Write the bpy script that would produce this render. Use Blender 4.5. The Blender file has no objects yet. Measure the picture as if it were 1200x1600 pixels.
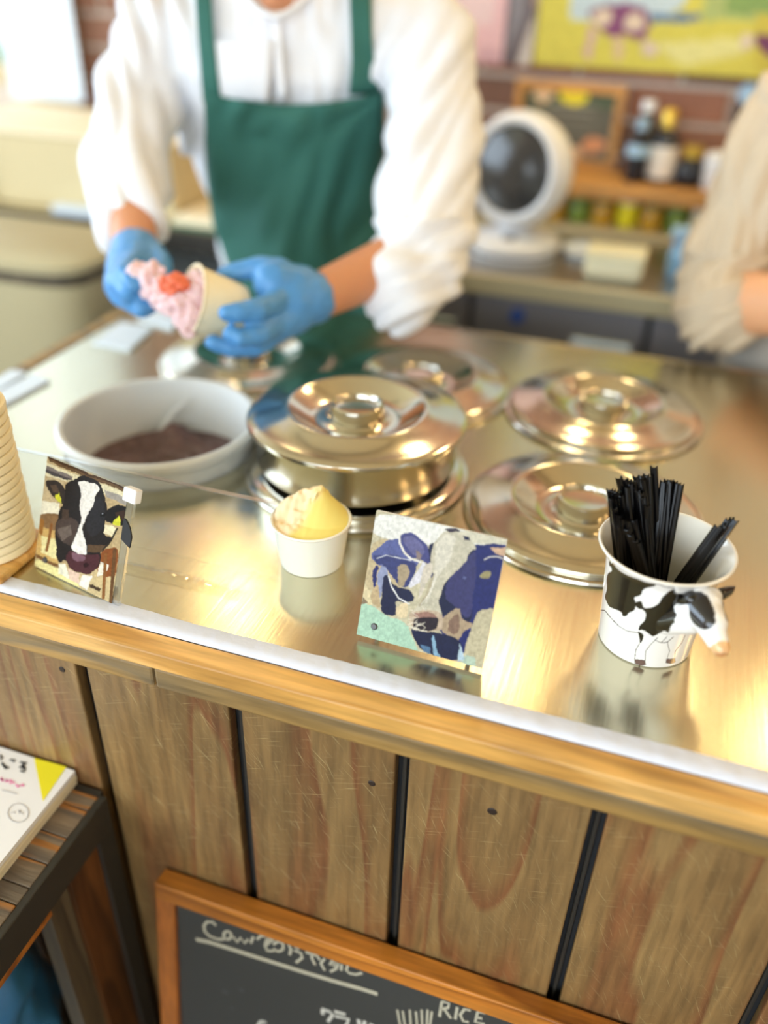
import bpy, bmesh, math, random
import numpy as np
from mathutils import Vector, Matrix, noise
sc = bpy.context.scene
PI = math.pi
# ------------------------------------------------------------------ camera, light, exposure
T = 0.9                                   # counter height above the floor
FX, PITCH, ROLL, YAW = 1338.78, 0.574311, 0.0327277, -0.306782
def cam_axes():
    cy, sy = math.cos(YAW), math.sin(YAW)
    f = Vector((sy*math.cos(PITCH), cy*math.cos(PITCH), -math.sin(PITCH)))
    r = Vector((cy, -sy, 0)); u = r.cross(f)
    c, s = math.cos(ROLL), math.sin(ROLL)
    return c*r+s*u, -s*r+c*u, f
CR, CU, CF = cam_axes(); CP = Vector((0, 0, T+0.5))
cd = bpy.data.cameras.new('camera'); cam = bpy.data.objects.new('camera', cd); sc.collection.objects.link(cam)
M = Matrix.Identity(4)
for i, a in enumerate((CR, CU, -CF)):
    for j in range(3): M[j][i] = a[j]
M.translation = CP; cam.matrix_world = M
cd.sensor_fit = 'VERTICAL'; cd.sensor_height = 24; cd.lens = FX/1600*24; cd.clip_start = .02
cd.dof.use_dof = True; cd.dof.focus_distance = 0.755; cd.dof.aperture_fstop = cd.lens/1000/0.0225
sc.camera = cam
sc.view_settings.view_transform = 'Standard'; sc.view_settings.look = 'None'
sc.view_settings.gamma = 1; sc.view_settings.use_curve_mapping = False
sc.view_settings.exposure = 0.35
wd = bpy.data.worlds.new('sky'); sc.world = wd; wd.use_nodes = True
wd.node_tree.nodes['Background'].inputs[0].default_value = (.86, .95, 1, 1)
wd.node_tree.nodes['Background'].inputs[1].default_value = 1.7
def area(name, loc, rot, sx, sy, power, col):
    l = bpy.data.lights.new(name, 'AREA'); l.shape = 'RECTANGLE'; l.size = sx; l.size_y = sy; l.energy = power; l.color = col
    o = bpy.data.objects.new(name, l); sc.collection.objects.link(o); o.location = loc; o.rotation_euler = rot
    return o
# daylight entering through the shop front (behind the camera) and the windows to the left
area('daylight_front', (-1.0, -2.42, 1.75), (math.radians(90), 0, 0), 3.6, 1.6, 66, (.80, .90, 1))
area('daylight_left', (-2.92, .3, 1.75), (math.radians(90), 0, math.radians(-90)), 3.2, 1.4, 54, (.66, .82, 1))

# ------------------------------------------------------------------ pixel measurements to world points (at true distances)
def ray(x, y): return CF + CR*((x-600)/FX) - CU*((y-800)/FX)
def Dp(x, y, d): return CP + ray(x, y)*d                  # at depth d
def Yp(x, y, yy): d = ray(x, y); return CP + d*(yy/d.y)   # on the plane Y = yy
def Zp(x, y, h=0): d = ray(x, y); return CP + d*((h-.5)/d.z)   # at height h above the counter
def px(p):
    q = Vector(p)-CP; k = q.dot(CF); return 600+FX*q.dot(CR)/k, 800-FX*q.dot(CU)/k

# ------------------------------------------------------------------ materials
def s2l(c): return tuple(((v+.055)/1.055)**2.4 if v > .04045 else v/12.92 for v in c)
def rgb(h):
    if isinstance(h, str): h = h.lstrip('#'); h = tuple(int(h[i:i+2], 16)/255 for i in (0, 2, 4))
    return s2l(h)
def mat(name, col, rough=.5, metal=0, var=.0, scale=20, bump=0, bscale=None, spec=None, coat=0, trans=0, emit=None, estr=0, sss=0, stretch=(1, 1, 1), alpha=1, aniso=0):
    m = bpy.data.materials.new(name); m.use_nodes = True; nt = m.node_tree; b = nt.nodes['Principled BSDF']
    c = (*rgb(col), 1); I = b.inputs
    I['Base Color'].default_value = c; I['Roughness'].default_value = rough; I['Metallic'].default_value = metal
    if spec is not None: I['Specular IOR Level'].default_value = spec
    I['Coat Weight'].default_value = coat; I['Transmission Weight'].default_value = trans
    if sss: I['Subsurface Weight'].default_value = sss; I['Subsurface Scale'].default_value = .01
    if emit: I['Emission Color'].default_value = (*rgb(emit), 1); I['Emission Strength'].default_value = estr
    if alpha < 1: I['Alpha'].default_value = alpha
    if aniso: I['Anisotropic'].default_value = aniso
    if var or bump:
        tc = nt.nodes.new('ShaderNodeTexCoord'); mp = nt.nodes.new('ShaderNodeMapping'); mp.inputs['Scale'].default_value = stretch
        nt.links.new(tc.outputs['Object'], mp.inputs[0])
        n = nt.nodes.new('ShaderNodeTexNoise'); n.inputs['Scale'].default_value = scale; n.inputs['Detail'].default_value = 5
        nt.links.new(mp.outputs[0], n.inputs[0])
        if var:
            mx = nt.nodes.new('ShaderNodeMix'); mx.data_type = 'RGBA'
            mx.inputs[6].default_value = (*[max(0, v*(1-var)) for v in c[:3]], 1); mx.inputs[7].default_value = (*[min(1, v*(1+var)) for v in c[:3]], 1)
            nt.links.new(n.outputs[0], mx.inputs[0]); nt.links.new(mx.outputs[2], b.inputs['Base Color'])
        if bump:
            bp = nt.nodes.new('ShaderNodeBump'); bp.inputs['Strength'].default_value = 1; bp.inputs['Distance'].default_value = bump
            n2 = n
            if bscale:
                n2 = nt.nodes.new('ShaderNodeTexNoise'); n2.inputs['Scale'].default_value = bscale; n2.inputs['Detail'].default_value = 4; nt.links.new(mp.outputs[0], n2.inputs[0])
            nt.links.new(n2.outputs[0], bp.inputs['Height']); nt.links.new(bp.outputs[0], b.inputs['Normal'])
    return m
def wood(name, c1, c2, c3, axis='z', rough=.45, scale=1.0, scratch=0, coat=0):
    """grain along an axis; random offset per object"""
    m = bpy.data.materials.new(name); m.use_nodes = True; nt = m.node_tree; b = nt.nodes['Principled BSDF']; N = nt.nodes.new; L = nt.links.new
    tc = N('ShaderNodeTexCoord'); oi = N('ShaderNodeObjectInfo')
    ml = N('ShaderNodeMath'); ml.operation = 'MULTIPLY'; ml.inputs[1].default_value = 37; L(oi.outputs['Random'], ml.inputs[0])
    cx = N('ShaderNodeCombineXYZ'); [L(ml.outputs[0], cx.inputs[i]) for i in range(3)]
    ad = N('ShaderNodeVectorMath'); L(tc.outputs['Object'], ad.inputs[0]); L(cx.outputs[0], ad.inputs[1])
    mp = N('ShaderNodeMapping'); L(ad.outputs[0], mp.inputs[0])
    st = {'z': (1, 1, .09), 'x': (.09, 1, 1), 'y': (1, .09, 1)}[axis]; mp.inputs['Scale'].default_value = st
    n1 = N('ShaderNodeTexNoise'); n1.inputs['Scale'].default_value = 9*scale; n1.inputs['Detail'].default_value = 2; n1.inputs['Distortion'].default_value = .3; L(mp.outputs[0], n1.inputs[0])
    # growth rings: contour lines of the smooth noise give the cathedral figure
    mm = N('ShaderNodeMath'); mm.operation = 'MULTIPLY'; mm.inputs[1].default_value = 9; L(n1.outputs[0], mm.inputs[0])
    fr = N('ShaderNodeMath'); fr.operation = 'FRACT'; L(mm.outputs[0], fr.inputs[0])
    rr = N('ShaderNodeValToRGB'); e = rr.color_ramp.elements
    e[0].position = 0; e[0].color = (*rgb(c1), 1); e[1].position = 1; e[1].color = (*rgb(c1), 1)
    a = e.new(.6); a.color = (*rgb(c2), 1); a = e.new(.9); a.color = (*rgb(c3), 1)
    L(fr.outputs[0], rr.inputs[0])
    n2 = N('ShaderNodeTexNoise'); n2.inputs['Scale'].default_value = 160*scale; n2.inputs['Detail'].default_value = 4; L(mp.outputs[0], n2.inputs[0])
    n3 = N('ShaderNodeTexNoise'); n3.inputs['Scale'].default_value = 5; n3.inputs['Detail'].default_value = 3; L(ad.outputs[0], n3.inputs[0])
    mr = N('ShaderNodeMapRange'); mr.inputs[1].default_value = .3; mr.inputs[2].default_value = .7; mr.inputs[3].default_value = .72; mr.inputs[4].default_value = 1.2; L(n2.outputs[0], mr.inputs[0])
    mr3 = N('ShaderNodeMapRange'); mr3.inputs[1].default_value = .3; mr3.inputs[2].default_value = .7; mr3.inputs[3].default_value = .78; mr3.inputs[4].default_value = 1.18; L(n3.outputs[0], mr3.inputs[0])
    m1 = N('ShaderNodeMath'); m1.operation = 'MULTIPLY'; L(mr.outputs[0], m1.inputs[0]); L(mr3.outputs[0], m1.inputs[1])
    vs = N('ShaderNodeVectorMath'); vs.operation = 'SCALE'; L(rr.outputs[0], vs.inputs[0]); L(m1.outputs[0], vs.inputs['Scale'])
    out = vs.outputs[0]
    if scratch:
        for rot, sd in ((.35, 0), (-1.2, 5), (2.3, 9)):
            m2 = N('ShaderNodeMapping'); m2.inputs['Rotation'].default_value = (0, rot, 0); m2.inputs['Location'].default_value = (sd, 0, sd); L(ad.outputs[0], m2.inputs[0])
            m3 = N('ShaderNodeMapping'); m3.inputs['Scale'].default_value = (32, 1, 900); L(m2.outputs[0], m3.inputs[0])
            ns = N('ShaderNodeTexNoise'); ns.inputs['Scale'].default_value = 1; ns.inputs['Detail'].default_value = 1; L(m3.outputs[0], ns.inputs[0])
            th = N('ShaderNodeMapRange'); th.inputs[1].default_value = .68; th.inputs[2].default_value = .80; th.inputs[4].default_value = scratch; L(ns.outputs[0], th.inputs[0])
            mx = N('ShaderNodeMix'); mx.data_type = 'RGBA'; L(th.outputs[0], mx.inputs[0]); L(out, mx.inputs[6]); mx.inputs[7].default_value = (*rgb('#d8c890'), 1)
            out = mx.outputs[2]
    L(out, b.inputs['Base Color']); b.inputs['Roughness'].default_value = rough; b.inputs['Coat Weight'].default_value = coat; b.inputs['Coat Roughness'].default_value = .3
    bp = N('ShaderNodeBump'); bp.inputs['Distance'].default_value = .0006; L(n2.outputs[0], bp.inputs['Height']); L(bp.outputs[0], b.inputs['Normal'])
    return m
def vmat(name, rough=.4, coat=0, spec=.5):
    m = bpy.data.materials.new(name); m.use_nodes = True; nt = m.node_tree; b = nt.nodes['Principled BSDF']
    a = nt.nodes.new('ShaderNodeAttribute'); a.attribute_name = 'paint'; nt.links.new(a.outputs[0], b.inputs['Base Color'])
    b.inputs['Roughness'].default_value = rough; b.inputs['Coat Weight'].default_value = coat; b.inputs['Specular IOR Level'].default_value = spec
    return m
def steel_mat(name, col, rough, axis=(400, 12, 12), var=.06, bump=.00006, aniso=0):
    m = mat(name, col, rough, 1); nt = m.node_tree; b = nt.nodes['Principled BSDF']; N = nt.nodes.new; L = nt.links.new
    tc = N('ShaderNodeTexCoord'); mp = N('ShaderNodeMapping'); mp.inputs['Scale'].default_value = axis; L(tc.outputs['Object'], mp.inputs[0])
    n = N('ShaderNodeTexNoise'); n.inputs['Scale'].default_value = 1; n.inputs['Detail'].default_value = 3; L(mp.outputs[0], n.inputs[0])
    mr = N('ShaderNodeMapRange'); mr.inputs[3].default_value = rough-var; mr.inputs[4].default_value = rough+var; L(n.outputs[0], mr.inputs[0]); L(mr.outputs[0], b.inputs['Roughness'])
    bp = N('ShaderNodeBump'); bp.inputs['Distance'].default_value = bump; L(n.outputs[0], bp.inputs['Height']); L(bp.outputs[0], b.inputs['Normal'])
    return m
def clear(name, amt, rough, tint):
    """thin clear sheet: passes light straight through, with a surface gloss"""
    m = bpy.data.materials.new(name); m.use_nodes = True; nt = m.node_tree; nt.nodes.remove(nt.nodes['Principled BSDF']); N = nt.nodes.new; L = nt.links.new
    t = N('ShaderNodeBsdfTransparent'); t.inputs[0].default_value = (*tint, 1); g = N('ShaderNodeBsdfGlossy'); g.inputs['Roughness'].default_value = rough
    lw = N('ShaderNodeLayerWeight'); lw.inputs[0].default_value = .5; fr = N('ShaderNodeMath'); fr.operation = 'POWER'; fr.inputs[1].default_value = 5; L(lw.outputs['Facing'], fr.inputs[0]); ad = N('ShaderNodeMath'); ad.operation = 'ADD'; ad.inputs[1].default_value = 1-amt; L(fr.outputs[0], ad.inputs[0])
    mx = N('ShaderNodeMixShader'); L(ad.outputs[0], mx.inputs[0]); L(t.outputs[0], mx.inputs[1]); L(g.outputs[0], mx.inputs[2]); L(mx.outputs[0], nt.nodes['Material Output'].inputs[0])
    return m
MT = dict(
    steel=steel_mat('brushed_steel', '#ccc6ad', .235),
    lid=mat('polished_steel', '#d4cfc2', .15, 1, bump=.0001, scale=25),
    dullsteel=mat('dull_steel', '#b8b4ac', .32, 1),
    edge=mat('frosted_edge', '#dde2f2', .45, 0, var=.05, scale=60, bump=.0012, bscale=70),
    trim=wood('trim_wood', '#e2b168', '#dba859', '#c8934a', 'x', .38, .8, coat=.2),
    fascia=wood('fascia_wood', '#b08a4c', '#9a7a44', '#7c6a4c', 'x', .5, .9),
    plank=wood('plank_wood', '#8c6f44', '#80623a', '#7e5230', 'z', .5, 1.0, .34, coat=.15),
    black=mat('black_gap', '#1f2226', .7),
    orange=wood('orange_wood', '#c07a2c', '#b26c22', '#8f5318', 'x', .4, 1, coat=.2),
    frame_v=wood('orange_wood_v', '#b46c2c', '#a86226', '#8a4c1c', 'z', .4, 1, coat=.2),
    board=mat('chalkboard', '#3a3b39', .75, 0, var=.12, scale=6),
    chalk=mat('chalk', '#bdb8a4', .9, 0, var=.2, scale=200),
    chalkw=mat('chalk_white', '#d9d8d0', .9, 0, var=.2, scale=200),
    tabledark=wood('table_planks', '#8c7a66', '#6a6058', '#b87a3a', 'x', .35, 1.6, coat=.4),
    charcoal=mat('charcoal_wood', '#35322c', .6, 0, var=.15, scale=30),
    brownleg=wood('brown_leg', '#6e4522', '#5e3a1c', '#4e3018', 'z', .5),
    greyleg=wood('grey_leg', '#675c4a', '#5a503f', '#4c4538', 'z', .5),
    blue=mat('blue_plastic', '#3f82bd', .45, 0, var=.3, scale=14),
    paper=mat('white_paper', '#f4f1ee', .7), cream=mat('cream_paper', '#f2e6c8', .7, 0, var=.03, scale=40),
    yellow=mat('yellow_print', '#f3e61e', .6), ink=mat('ink', '#2a2a2e', .7), pink=mat('pink_print', '#ee7fb4', .7), greyprint=mat('grey_print', '#c9c6c6', .7),
    cup=mat('cup_paper', '#f6f1e4', .45, 0, sss=.1), cupy=mat('cup_paper_warm', '#fcf0cc', .55),
    ice=mat('vanilla_ice', '#f8e9a4', .55, 0, var=.10, scale=30, bump=.0012, bscale=220, sss=.15),
    pinkice=mat('pink_ice', '#f3cbd0', .45, 0, var=.25, scale=40, bump=.002, bscale=120, sss=.2),
    redice=mat('red_ice', '#e8714f', .4, 0, var=.25, scale=60, bump=.002, bscale=120, sss=.2),
    choc=mat('berry_chocolate_ice', '#6d5350', .4, 0, var=.5, scale=26, bump=.004, bscale=60),
    bucket=mat('white_plastic', '#d9dbda', .4), whitep=mat('white_gloss_plastic', '#eef0f4', .25),
    icev=vmat('vanilla_ice_tones', .55), ceramic=vmat('painted_ceramic', .12, .6), print=vmat('photo_print', .3, 0, .12), canvas=vmat('canvas_print', .7),
    straw=mat('black_plastic', '#060607', .2, spec=.3),
    acrylic=clear('clear_acrylic', .97, .03, (.97, .985, 1)), acr_edge=mat('acrylic_edge', '#dfe8ec', .2, 0, alpha=.6),
    skin=mat('skin', '#cd8d66', .5, 0, var=.06, scale=12, sss=.15), skin2=mat('skin_light', '#e3ab83', .5, 0, var=.05, scale=12, sss=.15),
    hair=mat('black_hair', '#1c1714', .5, bump=.002, scale=80), lip=mat('lip', '#b5625a', .5), eye=mat('eye_dark', '#1a1512', .2),
    shirt=mat('white_cotton', '#e9ecf4', .85, 0, var=.02, scale=8), apron=mat('green_cotton', '#2c655b', .8, 0, var=.12, scale=5, bump=.0004, bscale=300),
    trousers=mat('dark_trousers', '#232832', .8), glove=mat('blue_nitrile', '#4f90cc', .42, 0, var=.05, scale=20),
    beige=mat('beige_linen', '#cdbda6', .85, 0, var=.1, scale=12, stretch=(6, 6, 1)), greycloth=mat('grey_cloth', '#b9b4aa', .85),
    brick=mat('brick', '#8a6453', .85, 0, var=.25, scale=9, bump=.002), brick2=mat('brick_dark', '#755648', .85, 0, var=.25, scale=9, bump=.002), brick3=mat('brick_red', '#946652', .85, 0, var=.2, scale=9, bump=.002),
    mortar=mat('mortar', '#cbbdb0', .9, 0, var=.1, scale=30), wall=mat('cream_wall', '#e6d8ba', .8), ceil=mat('warm_ceiling', '#d6c79e', .8, 0, var=.08, scale=2),
    floor=mat('brown_floor', '#6b5746', .5, 0, var=.15, scale=4), frame=mat('beige_frame', '#c9b48c', .6),
    cabinet=mat('dark_cabinet', '#8a888e', .45, .1), darkint=mat('dark_interior', '#2e3033', .7), bin=mat('beige_bin', '#b5aa86', .55, 0, var=.04, scale=6),
    boxb=mat('beige_card', '#d2c196', .7), pale=mat('pale_blue_sheet', '#dfeaf6', .6), lamp=mat('lamp_glow', '#ffcf7a', .5, emit='#ffd88a', estr=55), lampb=mat('black_metal', '#222222', .4),
    glassd=mat('dark_glass', '#20242e', .08, 0), label=mat('label_white', '#ece6de', .6), gold=mat('gold_foil', '#d9b650', .3, .8), bluel=mat('label_blue', '#a9cbe6', .5),
    amber=mat('amber_jar', '#c99a2a', .25, 0, var=.35, scale=30), greenj=mat('green_jar', '#7f9a3c', .3, 0, var=.4, scale=30), blueglass=mat('blue_bottle', '#86b4dc', .15, 0),
    lightwood=wood('light_wood', '#cf9a56', '#c48c48', '#ad7838', 'x', .5), butter=mat('cream_tub', '#f3efcf', .4), smoke=mat('smoky_grille', '#4c4c4c', .18, .3),
    knob=mat('blue_knob', '#3f5fb4', .3), lightm=mat('bright_metal', '#cfe0ea', .2, 1), green=mat('green_binder', '#4c7c60', .6), leaf=mat('foliage', '#7fa65c', .7, 0, var=.3, scale=5),
    softgold=mat('pale_gold_edge', '#cbbf98', .4, .2), nail=mat('nail_hole', '#2a1c12', .6), screw=mat('screw_steel', '#8a8f94', .25, 1), acr_clear=clear('acrylic_cut_edge', .72, .1, (.95, .98, 1)), film=clear('clear_film', .88, .06, (1, .98, .93)),
    teal=mat('teal_label', '#8fb3b8', .4))

# ------------------------------------------------------------------ object helpers
col = sc.collection
def thing(name, label, cat, loc=(0, 0, 0), group=None, rz=0):
    o = bpy.data.objects.new(name, None); col.objects.link(o); o.location = loc; o.rotation_euler = (0, 0, rz); o.empty_display_size = .02
    o['label'] = label; o['category'] = cat
    if group: o['group'] = group
    return o
def tag(o, label, cat, group=None):
    o['label'] = label; o['category'] = cat
    if group: o['group'] = group
    return o
def obj(name, bm, m, parent=None, world=True, smooth=False, label=None, kind=None):
    """link a bmesh (or mesh) as ONE object; world=True: coordinates are world ones even under a parent"""
    if isinstance(bm, bmesh.types.BMesh):
        bmesh.ops.recalc_face_normals(bm, faces=bm.faces)
        me = bpy.data.meshes.new(name); bm.to_mesh(me); bm.free()
    else: me = bm
    ms = m if isinstance(m, (list, tuple)) else [m]
    if not me.materials:
        for q in ms: me.materials.append(MT[q] if isinstance(q, str) else q)
    if smooth:
        for p in me.polygons: p.use_smooth = True
        if smooth != 'all':
            try: me.set_sharp_from_angle(angle=math.radians(40))
            except Exception: pass
    o = bpy.data.objects.new(name, me); col.objects.link(o)
    if parent:
        o.parent = parent
        if world:
            off = Vector((0, 0, 0)); p = parent
            while p: off += p.location; p = p.parent
            o.location = -off
    if label: o['label'] = label
    if kind: o['kind'] = kind
    return o
def struct(name, bm, m, parent=None, **k):
    o = obj(name, bm, m, parent, **k)
    if not parent: o['kind'] = 'structure'
    return o
def rebase(o, c):
    """move the origin of a single-mesh object to c, keeping it in place"""
    c = Vector(c); o.data.transform(Matrix.Translation(-c)); o.location = o.location + c; return o
def B(): return bmesh.new()
def box(bm, x0, x1, y0, y1, z0, z1, bev=0, mi=0):
    v = [bm.verts.new((x, y, z)) for x in (x0, x1) for y in (y0, y1) for z in (z0, z1)]
    fs = [bm.faces.new([v[i] for i in q]) for q in ((0, 1, 3, 2), (4, 6, 7, 5), (0, 4, 5, 1), (2, 3, 7, 6), (0, 2, 6, 4), (1, 5, 7, 3))]
    for f in fs: f.material_index = mi
    if bev:
        bmesh.ops.recalc_face_normals(bm, faces=fs)
        bmesh.ops.bevel(bm, geom=list({e for f in fs for e in f.edges}), offset=bev, segments=2, affect='EDGES', profile=.5)
    return bm
def bx(*a, **k): return box(B(), *a, **k)
def quad(bm, pts):
    bm.faces.new([bm.verts.new(p) for p in pts]); return bm
def lathe(bm, prof, n=64, c=(0, 0, 0), close=False):
    rings = []
    for r, z in prof:
        if r < 1e-6: rings.append([bm.verts.new((c[0], c[1], c[2]+z))])
        else: rings.append([bm.verts.new((c[0]+r*math.cos(2*PI*i/n), c[1]+r*math.sin(2*PI*i/n), c[2]+z)) for i in range(n)])
    pr = list(zip(rings, rings[1:]))
    if close: pr.append((rings[-1], rings[0]))
    for a, b in pr:
        for i in range(n):
            j = (i+1) % n
            if len(a) == 1 and len(b) == 1: continue
            if len(a) == 1: bm.faces.new((a[0], b[i], b[j]))
            elif len(b) == 1: bm.faces.new((a[i], b[0], a[j]))
            else: bm.faces.new((a[i], b[i], b[j], a[j]))
    return bm
def frame_of(d):
    d = Vector(d).normalized(); a = Vector((0, 0, 1)) if abs(d.z) < .9 else Vector((1, 0, 0))
    u = d.cross(a).normalized(); return u, d.cross(u), d
def tube(bm, pts, rs, n=12, cap=True):
    pts = [Vector(p) for p in pts]
    if not hasattr(rs, '__len__'): rs = [rs]*len(pts)
    rings = []; u = None
    for i, p in enumerate(pts):
        d = (pts[min(i+1, len(pts)-1)]-pts[max(i-1, 0)]).normalized()
        if u is None: u = frame_of(d)[0]
        else: u = (u-d*u.dot(d)).normalized()
        w = d.cross(u)
        rings.append([bm.verts.new(p+rs[i]*(u*math.cos(2*PI*k/n)+w*math.sin(2*PI*k/n))) for k in range(n)])
    for a, b in zip(rings, rings[1:]):
        for k in range(n): bm.faces.new((a[k], b[k], b[(k+1) % n], a[(k+1) % n]))
    if cap: bm.faces.new(rings[0]); bm.faces.new(rings[-1])
    return bm
def capsule(bm, p0, r0, p1, r1, n=20, m=6):
    p0, p1 = Vector(p0), Vector(p1); L = (p1-p0).length
    if L < 1e-5: L = 1e-5; p1 = p0+Vector((0, 0, L))
    u, w, d = frame_of(p1-p0); s = max(-1, min(1, (r0-r1)/L)); base = math.asin(s)
    rows = []
    for k in range(m+1):
        a = -PI/2+(PI/2+base)*k/m; rows.append((p0+d*(r0*math.sin(a)), r0*math.cos(a)))
    for k in range(m+1):
        a = base+(PI/2-base)*k/m; rows.append((p1+d*(r1*math.sin(a)), r1*math.cos(a)))
    rings = []
    for c, r in rows:
        if r < 1e-5: rings.append([bm.verts.new(c)])
        else: rings.append([bm.verts.new(c+r*(u*math.cos(2*PI*k/n)+w*math.sin(2*PI*k/n))) for k in range(n)])
    for a, b in zip(rings, rings[1:]):
        for k in range(n):
            j = (k+1) % n
            if len(a) == 1: bm.faces.new((a[0], b[k], b[j]))
            elif len(b) == 1: bm.faces.new((a[k], b[0], a[j]))
            else: bm.faces.new((a[k], b[k], b[j], a[j]))
    return bm
def ellips(bm, c, ax, n=20, m=10):
    """ellipsoid with the three semi-axis vectors ax"""
    c = Vector(c); A = [Vector(a) for a in ax]; rings = []
    for k in range(m+1):
        t = -PI/2+PI*k/m
        if k in (0, m): rings.append([bm.verts.new(c+A[2]*math.sin(t))])
        else: rings.append([bm.verts.new(c+A[2]*math.sin(t)+math.cos(t)*(A[0]*math.cos(2*PI*i/n)+A[1]*math.sin(2*PI*i/n))) for i in range(n)])
    for a, b in zip(rings, rings[1:]):
        for k in range(n):
            j = (k+1) % n
            if len(a) == 1: bm.faces.new((a[0], b[k], b[j]))
            elif len(b) == 1: bm.faces.new((a[k], b[0], a[j]))
            else: bm.faces.new((a[k], b[k], b[j], a[j]))
    return bm
def loft(bm, rows, ax, ay, n=40, pw=2.4):
    """closed loft of super-ellipse rings: rows of (centre, a, b)"""
    rings = []
    for c, a, b in rows:
        rg = []
        for k in range(n):
            t = 2*PI*k/n; cs, sn = math.cos(t), math.sin(t)
            rg.append(bm.verts.new(Vector(c)+ax*(a*math.copysign(abs(cs)**(2/pw), cs))+ay*(b*math.copysign(abs(sn)**(2/pw), sn))))
        rings.append(rg)
    for a, b in zip(rings, rings[1:]):
        for k in range(n): bm.faces.new((a[k], b[k], b[(k+1) % n], a[(k+1) % n]))
    bm.faces.new(rings[0]); bm.faces.new(rings[-1]); return bm
def fuse(bm, voxel, smooth=3, disp=None):
    """voxel-remesh overlapping closed shapes into one continuous skin"""
    bmesh.ops.recalc_face_normals(bm, faces=bm.faces)
    me = bpy.data.meshes.new('t'); bm.to_mesh(me); bm.free()
    o = bpy.data.objects.new('t', me); col.objects.link(o)
    r = o.modifiers.new('r', 'REMESH'); r.mode = 'VOXEL'; r.voxel_size = voxel
    if smooth: s = o.modifiers.new('s', 'SMOOTH'); s.iterations = smooth; s.factor = .5
    dg = bpy.context.evaluated_depsgraph_get(); ev = o.evaluated_get(dg)
    out = bpy.data.meshes.new_from_object(ev, depsgraph=dg)
    bpy.data.objects.remove(o); bpy.data.meshes.remove(me); out.materials.clear()
    if disp:
        out.update(); ns = [v.normal.copy() for v in out.vertices]
        for v, n in zip(out.vertices, ns): v.co = v.co + n*disp(v.co, n)
    for p in out.polygons: p.use_smooth = True
    return out
# ---- flat printing: painted into a vertex-colour grid
def vnoise(x, y, s, seed=0):
    """cheap smooth value noise on arrays"""
    rs = np.random.RandomState(seed); G = rs.rand(64, 64); x = x*s; y = y*s
    xi = np.floor(x).astype(int); yi = np.floor(y).astype(int); fx = x-xi; fy = y-yi; fx = fx*fx*(3-2*fx); fy = fy*fy*(3-2*fy)
    g = lambda a, b: G[a % 64, b % 64]
    return (g(xi, yi)*(1-fx)+g(xi+1, yi)*fx)*(1-fy)+(g(xi, yi+1)*(1-fx)+g(xi+1, yi+1)*fx)*fy-.5
def chaikin(P, n=2):
    for _ in range(n):
        Q = []
        for i in range(len(P)):
            (a, b), (c, d) = P[i], P[(i+1) % len(P)]; Q += [(a*.8+c*.2, b*.8+d*.2), (a*.2+c*.8, b*.2+d*.8)]
        P = Q
    return P
def inpoly(X, Y, P):
    c = np.zeros(X.shape, bool); n = len(P)
    for i in range(n):
        x0, y0 = P[i]; x1, y1 = P[i-1]
        if y0 == y1: continue
        c ^= ((y0 > Y) != (y1 > Y)) & (X < (x1-x0)*(Y-y0)/(y1-y0)+x0)
    return c
def segd(X, Y, P):
    d = np.full(X.shape, 1e9)
    for (x0, y0), (x1, y1) in zip(P, P[1:]):
        L = (x1-x0)**2+(y1-y0)**2+1e-9; t = np.clip(((X-x0)*(x1-x0)+(Y-y0)*(y1-y0))/L, 0, 1)
        d = np.minimum(d, np.hypot(X-x0-t*(x1-x0), Y-y0-t*(y1-y0)))
    return d
def paint(X, Y, base, layers, jit=0, js=.02, grain=.0, soft=0):
    """layers: ('p',col,poly) ('l',col,pts,width) ('e',col,(cx,cy,rx,ry,rot))"""
    Xj = X+jit*vnoise(X, Y, js, 1)*2; Yj = Y+jit*vnoise(X, Y, js, 2)*2
    if soft: Xj = Xj+jit*.9*vnoise(X, Y, js*5, 3); Yj = Yj+jit*.9*vnoise(X, Y, js*5, 4)
    C = np.empty(X.shape+(3,)); C[:] = rgb(base)
    for l in layers:
        c = np.array(rgb(l[1]))
        if l[0] == 'p': k = inpoly(Xj, Yj, chaikin(l[2]) if len(l[2]) > 4 else l[2])
        elif l[0] == 'l': k = segd(X, Y, l[2]) < l[3]/2
        else:
            cx, cy, rx, ry, rot = l[2]; a = math.radians(rot); dx, dy = Xj-cx, Yj-cy
            k = ((dx*math.cos(a)+dy*math.sin(a))/rx)**2+((-dx*math.sin(a)+dy*math.cos(a))/ry)**2 < 1
        op = l[4] if len(l) > 4 else 1
        C[k] = C[k]*(1-op)+c*op
    if soft:
        for _ in range(soft): C[1:-1, 1:-1] = (C[1:-1, 1:-1]*4+C[:-2, 1:-1]+C[2:, 1:-1]+C[1:-1, :-2]+C[1:-1, 2:])/8
    if grain: C *= (1+grain*vnoise(X+Y*.35, Y*.18-X*.1, js*22, 11))[..., None]
    if grain: C *= (1+grain*vnoise(X, Y, js*5, 7)*2+grain*vnoise(X, Y, js*14, 8))[..., None]
    return np.clip(C, 0, 1)
def homog(src, dst):
    A = []; b = []
    for (x, y), (u, v) in zip(src, dst):
        A += [[x, y, 1, 0, 0, 0, -u*x, -u*y], [0, 0, 0, x, y, 1, -v*x, -v*y]]; b += [u, v]
    h = np.linalg.solve(np.array(A, float), np.array(b, float)); return np.append(h, 1).reshape(3, 3)
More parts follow.
